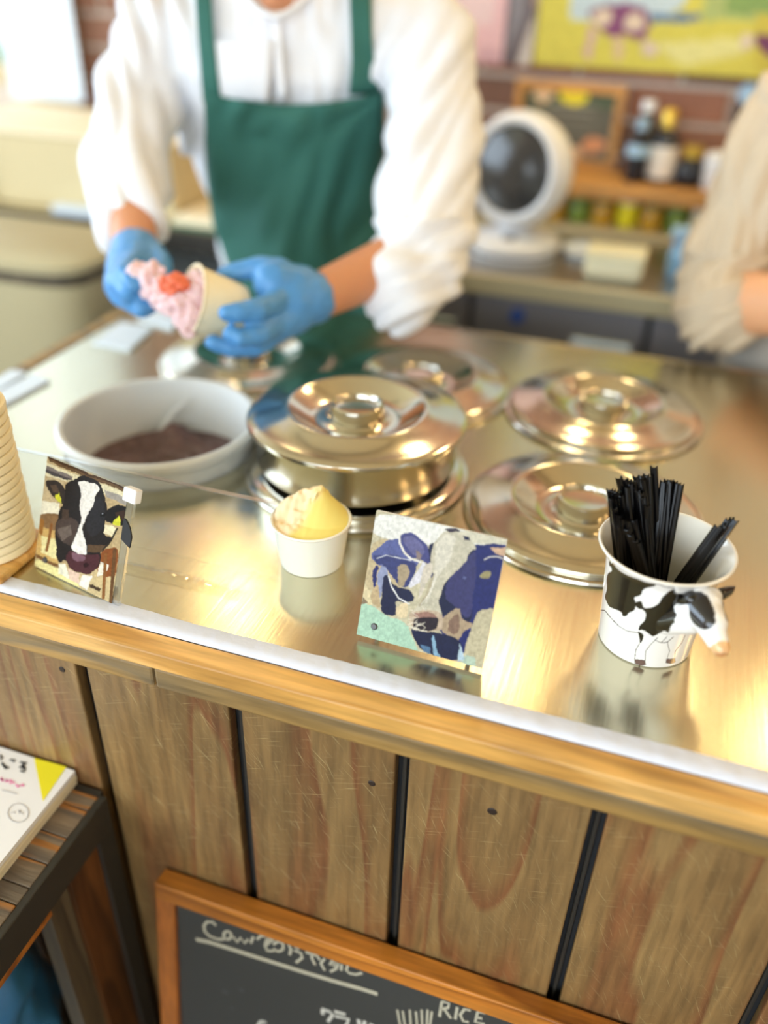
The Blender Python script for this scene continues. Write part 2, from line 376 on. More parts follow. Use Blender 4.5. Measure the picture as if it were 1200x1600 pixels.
def print_grid(name, origin, ux, uy, corners, base, layers, n=150, jit=0, js=.02, grain=0, soft=0, gain=1):
    """a printed sheet: origin top-left, ux to the right, uy down; corners TL,TR,BR,BL in drawing units"""
    n2 = max(4, int(n*Vector(uy).length/Vector(ux).length))
    Hm = homog([(0, 0), (1, 0), (1, 1), (0, 1)], corners)
    U, V = np.meshgrid(np.linspace(0, 1, n+1), np.linspace(0, 1, n2+1)); W = Hm[2, 0]*U+Hm[2, 1]*V+Hm[2, 2]
    X = (Hm[0, 0]*U+Hm[0, 1]*V+Hm[0, 2])/W; Y = (Hm[1, 0]*U+Hm[1, 1]*V+Hm[1, 2])/W
    C = paint(X, Y, base, layers, jit, js, grain, soft)*gain
    P = np.array(origin)+U[..., None]*np.array(ux)+V[..., None]*np.array(uy)
    idx = np.arange((n+1)*(n2+1)).reshape(n2+1, n+1)
    F = np.stack([idx[:-1, :-1], idx[1:, :-1], idx[1:, 1:], idx[:-1, 1:]], -1).reshape(-1, 4)
    return mesh_np(name, P.reshape(-1, 3), F, C.reshape(-1, 3))
def mesh_np(name, P, F, C=None):
    me = bpy.data.meshes.new(name); me.from_pydata(P.tolist(), [], F.tolist())
    if C is not None: set_paint(me, C)
    return me
def set_paint(me, C):
    a = me.color_attributes.new('paint', 'FLOAT_COLOR', 'POINT'); a.data.foreach_set('color', np.concatenate([C, np.ones((len(C), 1))], 1).astype(np.float32).ravel())
def copy_tree(o, parent=None):
    c = o.copy(); col.objects.link(c); c.parent = parent
    for ch in list(o.children): copy_tree(ch, c)
    return c
def stroke_mesh(bm, strokes, to_world, nrm, w, th=.0006):
    """hand-drawn strokes as thin raised ribbons; strokes in drawing units, to_world maps them onto a plane"""
    for s in strokes:
        P = [Vector(to_world(*q)) for q in s]
        if len(P) < 2: continue
        L = []; 
        for i, p in enumerate(P):
            d = (P[min(i+1, len(P)-1)]-P[max(i-1, 0)]).normalized(); t = d.cross(nrm)*w/2
            L.append((bm.verts.new(p-t+nrm*th), bm.verts.new(p+t+nrm*th), bm.verts.new(p-t), bm.verts.new(p+t)))
        for a, b in zip(L, L[1:]):
            bm.faces.new((a[0], b[0], b[1], a[1])); bm.faces.new((a[0], a[2], b[2], b[0])); bm.faces.new((a[1], b[1], b[3], a[3]))
    return bm
# ================================================================== the room
struct('floor', bx(-3, 2.6, -2.5, 2.2, -.06, 0), 'floor')
struct('ceiling', bx(-3.1, 2.7, -2.6, 2.3, 2.7, 2.8), 'ceil')
struct('wall_right', bx(2.6, 2.7, -2.6, 2.3, 0, 2.7), 'wall')
WY = 2.12
wb = B()                                   # back wall with the window opening at its left end
box(wb, -1.56, 2.7, WY, WY+.12, 0, 2.7); box(wb, -3.1, -2.75, WY, WY+.12, 0, 2.7); box(wb, -2.75, -1.56, WY+.001, WY+.12, 0, .9); box(wb, -2.75, -1.70, WY, WY+.12, .9, 1.08); box(wb, -2.75, -1.70, WY, WY+.12, 2.4, 2.7)
wall_back = struct('wall_back', wb, 'mortar')
wl = B(); box(wl, -3.1, -3, -2.6, -1.4, 0, 2.7); box(wl, -3.1, -3, 1.95, 2.3, 0, 2.7); box(wl, -3.1, -3, -1.4, 1.95, 0, 1.0); box(wl, -3.1, -3, -1.4, 1.95, 2.45, 2.7)
struct('wall_left', wl, 'wall')
wf = B(); box(wf, -3.1, -2.9, -2.6, -2.5, 0, 2.7); box(wf, 1.0, 2.7, -2.6, -2.5, 0, 2.7); box(wf, -2.9, 1.0, -2.6, -2.5, 0, .9); box(wf, -2.9, 1.0, -2.6, -2.5, 2.55, 2.7)
struct('wall_front', wf, 'wall')
def window(n, x0, x1, y0, y1, z0, z1, along, cols):
    w = bpy.data.objects.new('window_%d' % n, None); col.objects.link(w); w['kind'] = 'structure'; w.location = ((x0+x1)/2, (y0+y1)/2, z0)
    t = .045; f = B(); d = .035
    def bar(a0, a1, b0, b1):
        if along == 'x': box(f, a0, a1, (y0+y1)/2-d, (y0+y1)/2+d, b0, b1)
        else: box(f, (x0+x1)/2-d, (x0+x1)/2+d, a0, a1, b0, b1)
    A0, A1 = (x0, x1) if along == 'x' else (y0, y1)
    bar(A0, A1, z0, z0+t); bar(A0, A1, z1-t, z1)
    for k in range(cols+1):
        a = A0+(A1-A0)*k/cols; a = min(max(a, A0+t/2), A1-t/2); bar(a-t/2, a+t/2, z0+t, z1-t)
    obj('window_frame', f, 'frame', w)
    for k in range(cols):
        a0 = A0+(A1-A0)*k/cols+t*.5; a1 = A0+(A1-A0)*(k+1)/cols-t*.5
        if along == 'x': g = bx(a0, a1, (y0+y1)/2-.003, (y0+y1)/2+.003, z0+t, z1-t)
        else: g = bx((x0+x1)/2-.003, (x0+x1)/2+.003, a0, a1, z0+t, z1-t)
        obj('pane', g, 'acrylic', w)
window(1, -2.75, -1.70, WY+.02, WY+.10, 1.08, 2.4, 'x', 2)
window(2, -3.1, -3, -1.4, 1.95, 1.0, 2.45, 'y', 3)
window(3, -2.9, 1.0, -2.6, -2.5, .9, 2.55, 'x', 3)
struct('trim_1', bx(-1.70, -1.545, WY-.02, WY+.119, .9, 2.7, .004), 'frame')
# greenery outside the back window
random.seed(4)
for k, (x, z, r) in enumerate(((-2.75, 1.2, .42), (-1.95, 1.0, .36))):
    t = thing('shrub', ('green leafy shrub outside the back window, the farther left one', 'green leafy shrub outside the back window, nearer the brick wall')[k], 'shrub', (x-.3, 3.1, -.05), 'shrubs outside the window')
    b = B()
    for q in range(420):
        v = Vector((random.gauss(0, 1), random.gauss(0, 1), random.gauss(0, 1))).normalized()*r*random.uniform(.6, 1.05); c = Vector((x-.3, 3.1, z))+v
        a = Vector((random.uniform(-1, 1), random.uniform(-1, 1), random.uniform(-1, 1))).normalized(); e = a.cross(v).normalized()*.03; a *= .05
        quad(b, (c-a, c+e, c+a, c-e))
    obj('foliage', b, 'leaf', t, kind='stuff'); obj('stem', tube(B(), [(x-.3, 3.1, -.05), (x-.3, 3.1, z)], .02, 8), 'charcoal', t)
# bricks: each one a piece of the back wall
random.seed(7); bw, bh, g = .205, .062, .012
bmesh_cache = []
for k in range(3):
    me = bpy.data.meshes.new('brick'); b = bx(0, bw, -.008, .001, 0, bh, bev=.0025); bmesh.ops.recalc_face_normals(b, faces=b.faces); b.to_mesh(me); b.free(); me.materials.append(MT[('brick', 'brick2', 'brick3')[k]]); bmesh_cache.append(me)
rest = B()
r = 0; z = 0.01
while z+bh < 2.7:
    x = -1.555-(bw+g)/2*(r % 2)
    while x < 2.6:
        x0 = max(x, -1.55)
        if x0 < x+bw-.03 and x+bw < 2.6:
            if .88 < z < 1.5 and x < .75 and x0 == x:
                o = bpy.data.objects.new('brick', random.choice(bmesh_cache)); col.objects.link(o); o.parent = wall_back; o.location = (x, WY-random.uniform(0, .003), z)
            else: box(rest, x0, x+bw, WY-.008, WY+.001, z, z+bh)
        x += bw+g
    z += bh+g; r += 1
obj('brick_field', rest, 'brick', wall_back, kind='stuff')

# ================================================================== service counter
CX0, CX1, CYF, CYB = -.815, 1.25, .502, 1.292
ct = thing('service_counter', 'wood-clad counter with brushed steel top and pale worn front edge', 'counter', (0, .9, 0))
hole = (-.532, .785, .1125)
b = B()
angs = sorted({2*PI*k/96 for k in range(96)} | {math.atan2(yy-hole[1], xx-hole[0]) % (2*PI) for xx in (CX0, CX1) for yy in (CYF, CYB)})
def edgept(a):
    c, s = math.cos(a), math.sin(a); t = 1e9
    if c > 1e-9: t = min(t, (CX1-hole[0])/c)
    if c < -1e-9: t = min(t, (CX0-hole[0])/c)
    if s > 1e-9: t = min(t, (CYB-hole[1])/s)
    if s < -1e-9: t = min(t, (CYF-hole[1])/s)
    return hole[0]+c*t, hole[1]+s*t
I1 = [b.verts.new((hole[0]+hole[2]*math.cos(a), hole[1]+hole[2]*math.sin(a), T)) for a in angs]; O1 = [b.verts.new((*edgept(a), T)) for a in angs]
I0 = [b.verts.new(v.co-Vector((0, 0, .012))) for v in I1]; O0 = [b.verts.new(v.co-Vector((0, 0, .03))) for v in O1]
for i in range(len(angs)):
    j = (i+1) % len(angs)
    b.faces.new((I1[i], O1[i], O1[j], I1[j])); b.faces.new((I0[i], I1[i], I1[j], I0[j])); b.faces.new((O1[i], O0[i], O0[j], O1[j]))
obj('steel_top', b, 'steel', ct)
random.seed(3); b = B(); n = 500; prev = None       # worn frosted edging strip with an uneven inner edge
for k in range(n+1):
    x = -1.0+2.25*k/n; w = .0005+.0012*abs(noise.noise(Vector((x*60, 0, 0))))+.004*max(0, noise.noise(Vector((x*9, 3, 0))))*(1 if x < -.3 else .4)
    zb = T+.0012+.0006*noise.noise(Vector((x*120, 7, 0)))
    row = [b.verts.new(p) for p in ((x, .4828, T-.0015), (x, .4842, zb), (x, .492, zb+.0006*noise.noise(Vector((x*90, 1, 0)))), (x, CYF-.001+w, zb-.0006), (x, CYF+w+.0006, T+.00015))]
    if prev: [b.faces.new((prev[i], row[i], row[i+1], prev[i+1])) for i in range(4)]
    prev = row
obj('edge_strip', b, 'edge', ct, smooth='all', label='bluish white frosted edging strip along the steel top')
obj('top_trim', bx(-1.0, 1.25, .4585, .4820, T-.020, T-.0005, .0022), 'trim', ct, label='honey coloured wooden trim along the front edge')
fb = B()
for x0, x1 in ((-1.0, -.3525), (-.3515, 1.25)): box(fb, x0, x1, .4615, .4815, T-.046, T-.0215, .003)
obj('fascia', fb, 'fascia', ct, label='weathered moulding board under the trim, with a butt joint')
obj('backing', bx(-.99, 1.24, .484, .5, 0, T-.03), 'black', ct)
JX = [-.91, -.753, -.595, -.437, -.280, -.126, .036, .197, .355, .512, .67, .828, .985, 1.14]
for x0, x1 in zip(JX, JX[1:]):
    p = bx(x0+.0062, x1-.0062, .47, .4835, .005, T-.043, .0018)
    p.verts.ensure_lookup_table(); obj('plank', p, 'plank', ct)
for x in JX[1:-1]: obj('joint_bead', tube(B(), [(x, .4815, .005), (x, .4815, T-.045)], .0022, 8), 'charcoal', ct)
for q in ((97, 1046, .0026), (581, 1224, .0026), (769, 1268, .0032)):
    p = Yp(q[0], q[1], .47); b = B(); lathe(b, [(0, 0), (q[2], 0), (q[2]*1.35, -.0007)], 16)
    b.transform(Matrix.Translation((p.x, .4693, p.z)) @ Matrix.Rotation(math.radians(90), 4, 'X')); obj('nail_hole', b, 'nail', ct)
obj('end_panel', bx(CX0-.02, CX0-.002, .5, CYB, 0, T-.005), 'charcoal', ct)
obj('end_edging', bx(CX0-.022, CX0-.001, .503, CYB, T-.03, T+.003, .002), 'fascia', ct, label='brown wooden edging on the left end')
obj('rear_panel', bx(CX0, CX1, CYB-.02, CYB-.004, .1, T-.03), 'dullsteel', ct)
obj('rear_lip', tube(B(), [(CX0, CYB, T-.004), (CX1, CYB, T-.004)], .006, 10), 'lid', ct)

# ================================================================== lids
LIDP = [(0, .0008), (.05, .0008), (.075, .004), (.118, .004), (.1195, .0005), (.1215, .0012), (.1225, .004), (.1215, .0072), (.118, .0088), (.110, .0098), (.084, .0160), (.0795, .0182), (.0765, .0185), (.0735, .0165), (.0535, .0035), (.046, .0018), (.0335, .0018), (.0305, .004), (.0295, .016), (.0285, .0200), (.0268, .0212), (.0252, .0200), (.0238, .0155), (.018, .0145), (0, .0145)]
def lid(c, h, label, ring=True, skirt=False):
    t = thing('container_lid', label, 'lid', (c[0], c[1], T+h+.0004), 'round steel container lids')
    z0 = .003 if ring else 0
    obj('cover', lathe(B(), LIDP, 96, (0, 0, z0)), 'lid', t, world=False, smooth=True)
    if ring:
        obj('collar', lathe(B(), [(.119, 0), (.128, 0), (.1293, .0018), (.128, .004), (.124, .005), (.119, .0048)], 96, close=True), 'lid', t, world=False, smooth=True)
    if skirt:
        obj('skirt', lathe(B(), [(.109, -.044), (.111, -.045), (.1128, -.0425), (.1125, -.006), (.1145, -.0035), (.1145, .0005), (.111, .001), (.109, -.004)], 96, (0, 0, 0), close=True), 'lid', t, world=False, smooth=True)
    return t
lid((-.031, .808), 0, 'steel lid nearest the camera, partly hidden behind the cow mug')
lid((-.040, 1.068), 0, 'steel lid by the back right of the counter, near the beige sleeved arm')
lid((-.290, 1.061), 0, 'steel lid with blue reflection behind the stack of two lids')
lid((-.543, 1.045), 0, 'steel lid under the gloved hands, behind the open ice cream tub')
lid((-.291, .808), 0, 'steel lid at the bottom of the stack of two')
lid((-.291, .808), .066, 'deep skirted steel lid on top of the stack of two', ring=False, skirt=True)

# ================================================================== open tub
tb = thing('ice_cream_tub', 'open round white tub half full of dark berry ice cream, sunk in the counter', 'tub', (-.532, .785, T-.20))
obj('tub_wall', lathe(B(), [(0, .0), (.096, 0), (.098, .004), (.1105, .222), (.1125, .224), (.116, .222), (.1185, .2255), (.118, .232), (.114, .2355), (.1095, .234), (.1075, .228), (.0955, .01), (0, .008)], 96), 'bucket', tb, world=False, smooth=True)
b = B(); R = 46; rg = []; zi = .165
for i in range(R+1):
    rr = .1035*i/R; row = []
    for k in range(96):
        a = 2*PI*k/96; x, y = rr*math.cos(a), rr*math.sin(a); v = Vector((x*22, y*48, 0))
        h = .010*noise.noise(v)+.006*noise.noise(v*2.7)+.0035*noise.noise(v*7) - .012*math.exp(-((x-.02)**2+(y+.03)**2)/.0016)+.02*math.exp(-((x+.028)**2+(y-.072)**2)/.0004)
        row.append(b.verts.new((x, y, zi+h*min(1, (1.02-i/R)*6))))
    rg.append(row)
for a, c in zip(rg, rg[1:]):
    for k in range(96): b.faces.new((a[k], c[k], c[(k+1) % 96], a[(k+1) % 96]))
bmesh.ops.remove_doubles(b, verts=b.verts, dist=1e-5); obj('ice_cream', b, 'choc', tb, world=False, smooth='all', label='dark brown and purple scooped ice cream')
b = B(); 
for p, q, r0, r1 in (((-.050, .073, .17), (-.036, .082, .195), .006, .004), ((-.036, .082, .195), (-.018, .092, .212), .004, .0015)): capsule(b, p, r0, q, r1, 10, 4)
obj('smear', b, 'bucket', tb, world=False, smooth='all', label='pale smear of ice cream on the inner wall')

# ================================================================== sample cup
cp = thing('ice_cream_cup', 'white paper sample cup heaped with pale yellow ice cream on the steel counter', 'cup', (-.2725, .630, T))
obj('cup_wall', lathe(B(), [(0, .0025), (.0288, .0025), (.0296, 0), (.0308, .0006), (.0368, .0462), (.0382, .0463), (.0392, .0478), (.0385, .0492), (.0372, .049), (.036, .0475), (.0298, .004), (0, .0035)], 72), 'cup', cp, world=False, smooth=True)
b = B(); rg = []
for i in range(41):
    rr = .0362*i/40; row = []
    for k in range(96):
        a = 2*PI*k/96; x, y = rr*math.cos(a), rr*math.sin(a); q = i/40
        dome = .0455+.0075*(1-q*q)
        # peak, with a steep sliced right flank
        dx, dy = x-.0035, y-.012; d = math.hypot(dx*1.0, dy*1.25); dx *= .62 if dx < 0 else 1.15; d = math.hypot(dx, dy*1.15); ridge = .026*max(0, 1-d/.036)**1.05
        left = .0065*noise.noise(Vector((x*60, y*60, 0)))+.0036*noise.noise(Vector((x*170, y*170, 2))) if x < .004+(y*.3) else .0006*noise.noise(Vector((x*200, y*60, 0)))
        cut = -.006*math.exp(-((x+.0215)**2/.00003+(y+.012)**2/.00002))
        row.append(b.verts.new((x, y, dome+ridge+left*(1-q**4)+cut)))
    rg.append(row)
for a, c in zip(rg, rg[1:]):
    for k in range(96): b.faces.new((a[k], c[k], c[(k+1) % 96], a[(k+1) % 96]))
bmesh.ops.remove_doubles(b, verts=b.verts, dist=1e-6); bmesh.ops.recalc_face_normals(b, faces=b.faces); me = bpy.data.meshes.new('ice_cream'); b.to_mesh(me); b.free()
ca, cb_ = np.array(rgb('#f8dcae')), np.array(rgb('#f4e482')); Cv = []
for v in me.vertices:      # two flavours: peach-cream on the left, yellow on the right
    t_ = min(1, max(0, (v.co.x-.002-v.co.y*.25+.006*noise.noise(v.co*90))/.013+.5)); Cv.append(ca*(1-t_)+cb_*t_)
set_paint(me, np.array(Cv)); obj('ice_cream', me, 'icev', cp, world=False, smooth='all', label='peach and yellow ice cream drawn up to a peak')

# ================================================================== stacked empty cups at the left edge
random.seed(9)
tray = obj('serving_board', bx(-.68, -.5245, .488, .572, T+.0002, T+.008, .003), 'trim'); rebase(tray, (-.62, .53, T)); tag(tray, 'small honey-coloured wooden board under the tall stack of paper cups', 'board')
SC = (-.574, .533)
for k in range(17):
    t = thing('paper_cup', 'cream paper cup, number %s in the tall nested stack' % 'lowest,second,third,fourth,fifth,sixth,seventh,eighth,ninth,tenth,eleventh,twelfth,thirteenth,fourteenth,fifteenth,sixteenth,topmost'.split(',')[k], 'cup', (SC[0]+random.uniform(-.0005, .0005), SC[1]+random.uniform(-.0005, .0005), T+.0085+.0088*k), 'nested paper cups at the left edge')
    t['label'] = {0: 'cream paper cup at the bottom of the nested stack, on the wooden board', 16: 'cream paper cup on top of the nested stack at the left edge'}.get(k, 'cream paper cup within the nested stack, %s from the bottom' % ['', 'second', 'third', 'fourth', 'fifth', 'sixth', 'seventh', 'eighth', 'ninth', 'tenth', 'eleventh', 'twelfth', 'thirteenth', 'fourteenth', 'fifteenth', 'sixteenth'][k % 16])
    obj('cup_wall', lathe(B(), [(.0430, .0), (.0443, .0006), (.0448, .0038), (.0443, .0070), (.0430, .0077), (.0415, .0075), (.0330, .046), (0, .0465), (0, .0459), (.0322, .0454), (.0405, .005), (.0412, .001)], 48), 'cupy', t, world=False, smooth=True)

# ================================================================== clear acrylic guard near the left
gd = thing('acrylic_guard', 'clear acrylic sheet standing upright between the sunken tub and the left cow picture', 'guard', (-.54, .588, T))
obj('sheet', bx(-.80, -.288, .5865, .5895, T+.0002, T+.0855, .0006), 'acrylic', gd)
obj('top_edge', bx(-.80, -.288, .5862, .5898, T+.0856, T+.0872), 'acr_clear', gd, label='pale bright cut top edge')
b = B(); n = 60; prev = None        # crinkled clear film along its base
for k in range(n+1):
    x = -.50+.19*k/n; row = [b.verts.new((x, .5455+.004*noise.noise(Vector((x*50, i, 1)))+i*.006, T+.0012+.0045*max(0, math.sin(i*1.0))*(.5+noise.noise(Vector((x*45, i*2, 0)))))) for i in range(4)]
    if prev: [b.faces.new((prev[i], row[i], row[i+1], prev[i+1])) for i in range(3)]
    prev = row
o = obj('plastic_film', b, 'film', smooth='all'); rebase(o, (-.4, .55, T)); tag(o, 'crinkled clear plastic film lying along the foot of the acrylic sheet', 'film')
# ================================================================== standing cow photo blocks
def card(name, label, bl, ux, w, h, lean, corners, base, layers, extra=0, **k):
    """acrylic photo block: bl bottom-left, ux unit vector along the base"""
    bl = Vector(bl); ux = Vector(ux).normalized(); back = Vector((-ux.y, ux.x, 0)); up = (Vector((0, 0, 1))*math.cos(lean)+back*math.sin(lean)).normalized(); nr = ux.cross(up)  # faces the customer
    if nr.y > 0: nr = -nr
    t = thing(name, label, 'picture', (bl.x+ux.x*w/2, bl.y+ux.y*w/2, T))
    th = .004; W2 = w+extra; b = B()
    P = [bl+nr*(-.0004), bl+ux*W2+nr*(-.0004), bl+ux*W2+up*h+nr*(-.0004), bl+up*h+nr*(-.0004)]; Q = [p-nr*th for p in P]
    for f in (P, Q[::-1], *[(P[i], Q[i], Q[(i+1) % 4], P[(i+1) % 4]) for i in range(4)]): quad(b, f)
    bmesh.ops.remove_doubles(b, verts=b.verts, dist=1e-6); bmesh.ops.bevel(b, geom=list(b.edges), offset=.0004, segments=1, affect='EDGES')
    obj('acrylic_block', b, 'acr_clear' if extra else 'whitep', t)
    me = print_grid('photo_print', bl+up*h, ux*w, -up*h, corners, base, layers, **k); obj('photo_print', me, 'print', t)
    for s in (.13, .87):                          # stand-off feet: screw head in front, peg at the back reaching the counter
        c = bl+ux*w*s+up*h*.10
        b = B(); lathe(b, [(0, .0012), (.0022, .0012), (.0030, .0004), (.0032, -.0002)], 20)
        rot = nr.to_track_quat('Z', 'Y').to_matrix().to_4x4(); b.transform(Matrix.Translation(c) @ rot)
        if s < .5: obj('screw_head', b, 'smoke', t)
        else: b.free()
        f = c-nr*(th+.001); foot = Vector((f.x, f.y, T+.0005))+back*.010
        obj('rear_peg', tube(B(), [f, foot], .002, 10), 'screw', t)
    return t
NV, WH, CRM, GRN, DK = '#22286a', '#cfc8b2', '#e6dcc0', '#b4d8c0', '#1b1f42'
L1 = [
 ('p', '#f2f1ea', [(180, 60), (1100, 300), (1090, 345), (640, 330), (560, 330), (160, 250)]),
 ('p', '#dcd6c0', [(640, 200), (1090, 290), (1085, 335), (860, 315), (700, 260)]),
 ('p', NV, [(860, 315), (1090, 330), (1000, 800), (940, 780), (880, 860), (800, 1060), (760, 960), (860, 860)]),
 ('p', NV, [(590, 335), (720, 325), (870, 322), (1000, 330), (1086, 332), (1050, 540), (1000, 790), (930, 790), (880, 870), (820, 1000), (790, 1060), (700, 980), (600, 860), (560, 500)]),
 ('p', '#d8b394', [(965, 350), (1070, 355), (1062, 410), (1010, 400)]), ('l', '#eee9dd', [(925, 430), (960, 412), (1010, 410), (1050, 425)], 7),
 ('p', '#a49a6c', [(885, 545), (925, 508), (975, 512), (960, 560), (915, 565)]),
 # rear cows at left
 ('p', '#cdbb94', [(150, 300), (260, 260), (420, 420), (380, 620), (200, 600), (110, 640)]),
 ('p', '#e9d9ae', [(110, 560), (170, 640), (180, 720), (100, 690)]),
 ('p', '#5e66a0', [(155, 370), (200, 330), (270, 280), (350, 265), (360, 330), (420, 400), (470, 420), (500, 430), (440, 470), (400, 520), (280, 480), (200, 440), (160, 400)]),
 ('p', '#3a4076', [(160, 370), (230, 385), (330, 375), (430, 420), (470, 450), (420, 590), (380, 600), (300, 520), (240, 440), (190, 440)]),
 ('p', '#b09e80', [(345, 440), (400, 440), (420, 500), (380, 600), (345, 560)]),
 ('p', NV, [(180, 440), (215, 450), (200, 560), (190, 600), (172, 590)]),
 ('p', '#9aa2c4', [(215, 460), (260, 455), (285, 520), (250, 600), (230, 680), (205, 600)]),
 ('p', DK, [(250, 520), (285, 520), (300, 560), (370, 600), (430, 610), (460, 690), (400, 700), (330, 680), (340, 780), (300, 790), (250, 770), (232, 740), (245, 640)]),
 ('p', '#e4e2ea', [(415, 590), (440, 530), (510, 430), (530, 450), (515, 560), (430, 600)]),
 ('p', '#c8b088', [(165, 610), (215, 560), (235, 700), (225, 740), (170, 700)]),
 ('p', '#ead6ae', [(330, 740), (390, 690), (420, 710), (410, 800), (330, 800)]),
 # ear
 ('p', '#4a4c86', [(345, 250), (400, 230), (470, 250), (545, 330), (570, 420), (560, 470), (500, 420), (430, 400), (370, 340)]),
 ('p', '#6b6a9a', [(360, 270), (420, 250), (490, 290), (520, 370), (490, 410), (420, 360)]), ('p', '#8d7c78', [(460, 350), (500, 390), (490, 430), (465, 410)]),
 ('l', '#f3efe6', [(348, 250), (350, 300), (385, 370), (430, 410), (490, 432)], 13),
 # grass
 ('p', GRN, [(85, 690), (140, 700), (300, 800), (400, 830), (440, 900), (480, 1020), (560, 1110), (40, 960)]),
 ('p', '#8a7860', [(105, 650), (150, 700), (100, 700)]),
 # head dark right side
 ('p', DK, [(540, 320), (600, 300), (870, 330), (860, 560), (840, 700), (840, 840), (800, 860), (760, 750), (700, 780), (640, 800), (600, 640), (560, 430)]),
 ('p', '#3b3a6c', [(700, 520), (800, 420), (870, 350), (860, 600), (830, 840), (720, 740), (660, 660)]),
 # blaze
 ('p', WH, [(590, 300), (640, 240), (700, 215), (790, 260), (850, 310), (870, 355), (825, 365), (790, 450), (690, 540), (640, 640), (615, 720), (655, 790), (600, 800), (440, 780), (470, 720), (540, 660), (590, 560), (560, 420)]),
 ('p', '#e2dccb', [(600, 300), (660, 250), (740, 270), (700, 400), (600, 560), (560, 680), (520, 720), (570, 600), (600, 460)]),
 ('p', '#b9ae92', [(560, 560), (600, 500), (560, 640), (500, 720), (470, 730), (530, 650)]),
 ('p', '#d9cfbe', [(500, 470), (575, 440), (580, 500), (520, 620), (470, 700), (500, 580)]),
 ('p', '#3a3040', [(645, 215), (730, 205), (760, 225), (690, 240)]), ('p', DK, [(780, 255), (820, 280), (830, 300), (790, 290)]),
 ('p', '#5a6090', [(780, 530), (800, 540), (790, 560), (775, 550)]),
 # jaw and throat
 ('p', '#b39d80', [(650, 800), (760, 745), (780, 830), (840, 850), (850, 880), (790, 900), (745, 975), (690, 930), (640, 900)]),
 ('p', '#8a6e5c', [(700, 820), (760, 790), (770, 880), (730, 930), (690, 900)]),
 ('p', DK, [(430, 860), (480, 880), (570, 910), (640, 920), (700, 930), (780, 980), (770, 1100), (640, 1080), (560, 1050), (490, 1010)]),
 ('p', '#8db4d0', [(570, 930), (590, 940), (600, 1010), (640, 1080), (580, 1050)]), ('p', '#55779c', [(500, 990), (560, 1000), (570, 1050), (520, 1030)]),
 # muzzle
 ('p', '#cbb59c', [(420, 760), (520, 750), (640, 770), (660, 830), (650, 890), (570, 910), (460, 870), (420, 830)]),
 ('p', '#a27a6c', [(440, 770), (540, 760), (620, 800), (590, 830), (470, 800)]),
 ('p', '#2a1e26', [(445, 800), (560, 800), (620, 800), (615, 880), (560, 905), (455, 870)]), ('p', '#efe6d2', [(440, 850), (470, 865), (560, 900), (520, 895), (440, 870)]),
 # right white flank
 ('p', '#c9bf9f', [(890, 760), (1000, 760), (990, 900), (920, 1160), (790, 1110), (800, 1020), (830, 900)]),
 ('p', '#bcd0bc', [(800, 1060), (860, 1080), (880, 1150), (770, 1120)]), ('p', '#b7cede', [(760, 980), (775, 1010), (795, 1090), (755, 1105)]),
 ('l', '#f4efe2', [(600, 540), (560, 640), (500, 720)], 5), ('l', '#ffffff', [(280, 520), (300, 590), (350, 670), (420, 710)], 8), ('l', '#eef0f6', [(200, 400), (260, 380), (300, 390), (430, 420)], 5)]
for k in range(26):
    random.seed(k); x, y = random.uniform(425, 540), random.uniform(740, 880); a = random.uniform(2.2, 4.2); L = random.uniform(20, 48)
    L1.append(('l', '#f1e9d6', [(x, y), (x+L*math.cos(a), y-L*math.sin(a)*.8)], 3))
card('cow_photo_block', 'square acrylic photo of a black and white cow, beside the sample cup', (-.1905, .534, T+.006), (.1125, -.004, 0), .1125, .1115, math.radians(22),
     [(190, 75), (1080, 300), (915, 1155), (75, 900)], '#cfc6a8', L1, jit=9, js=.012, grain=.15, n=260, soft=2, gain=.72)
BK, BR, YL = '#231f20', '#5a4433', '#d9d83e'
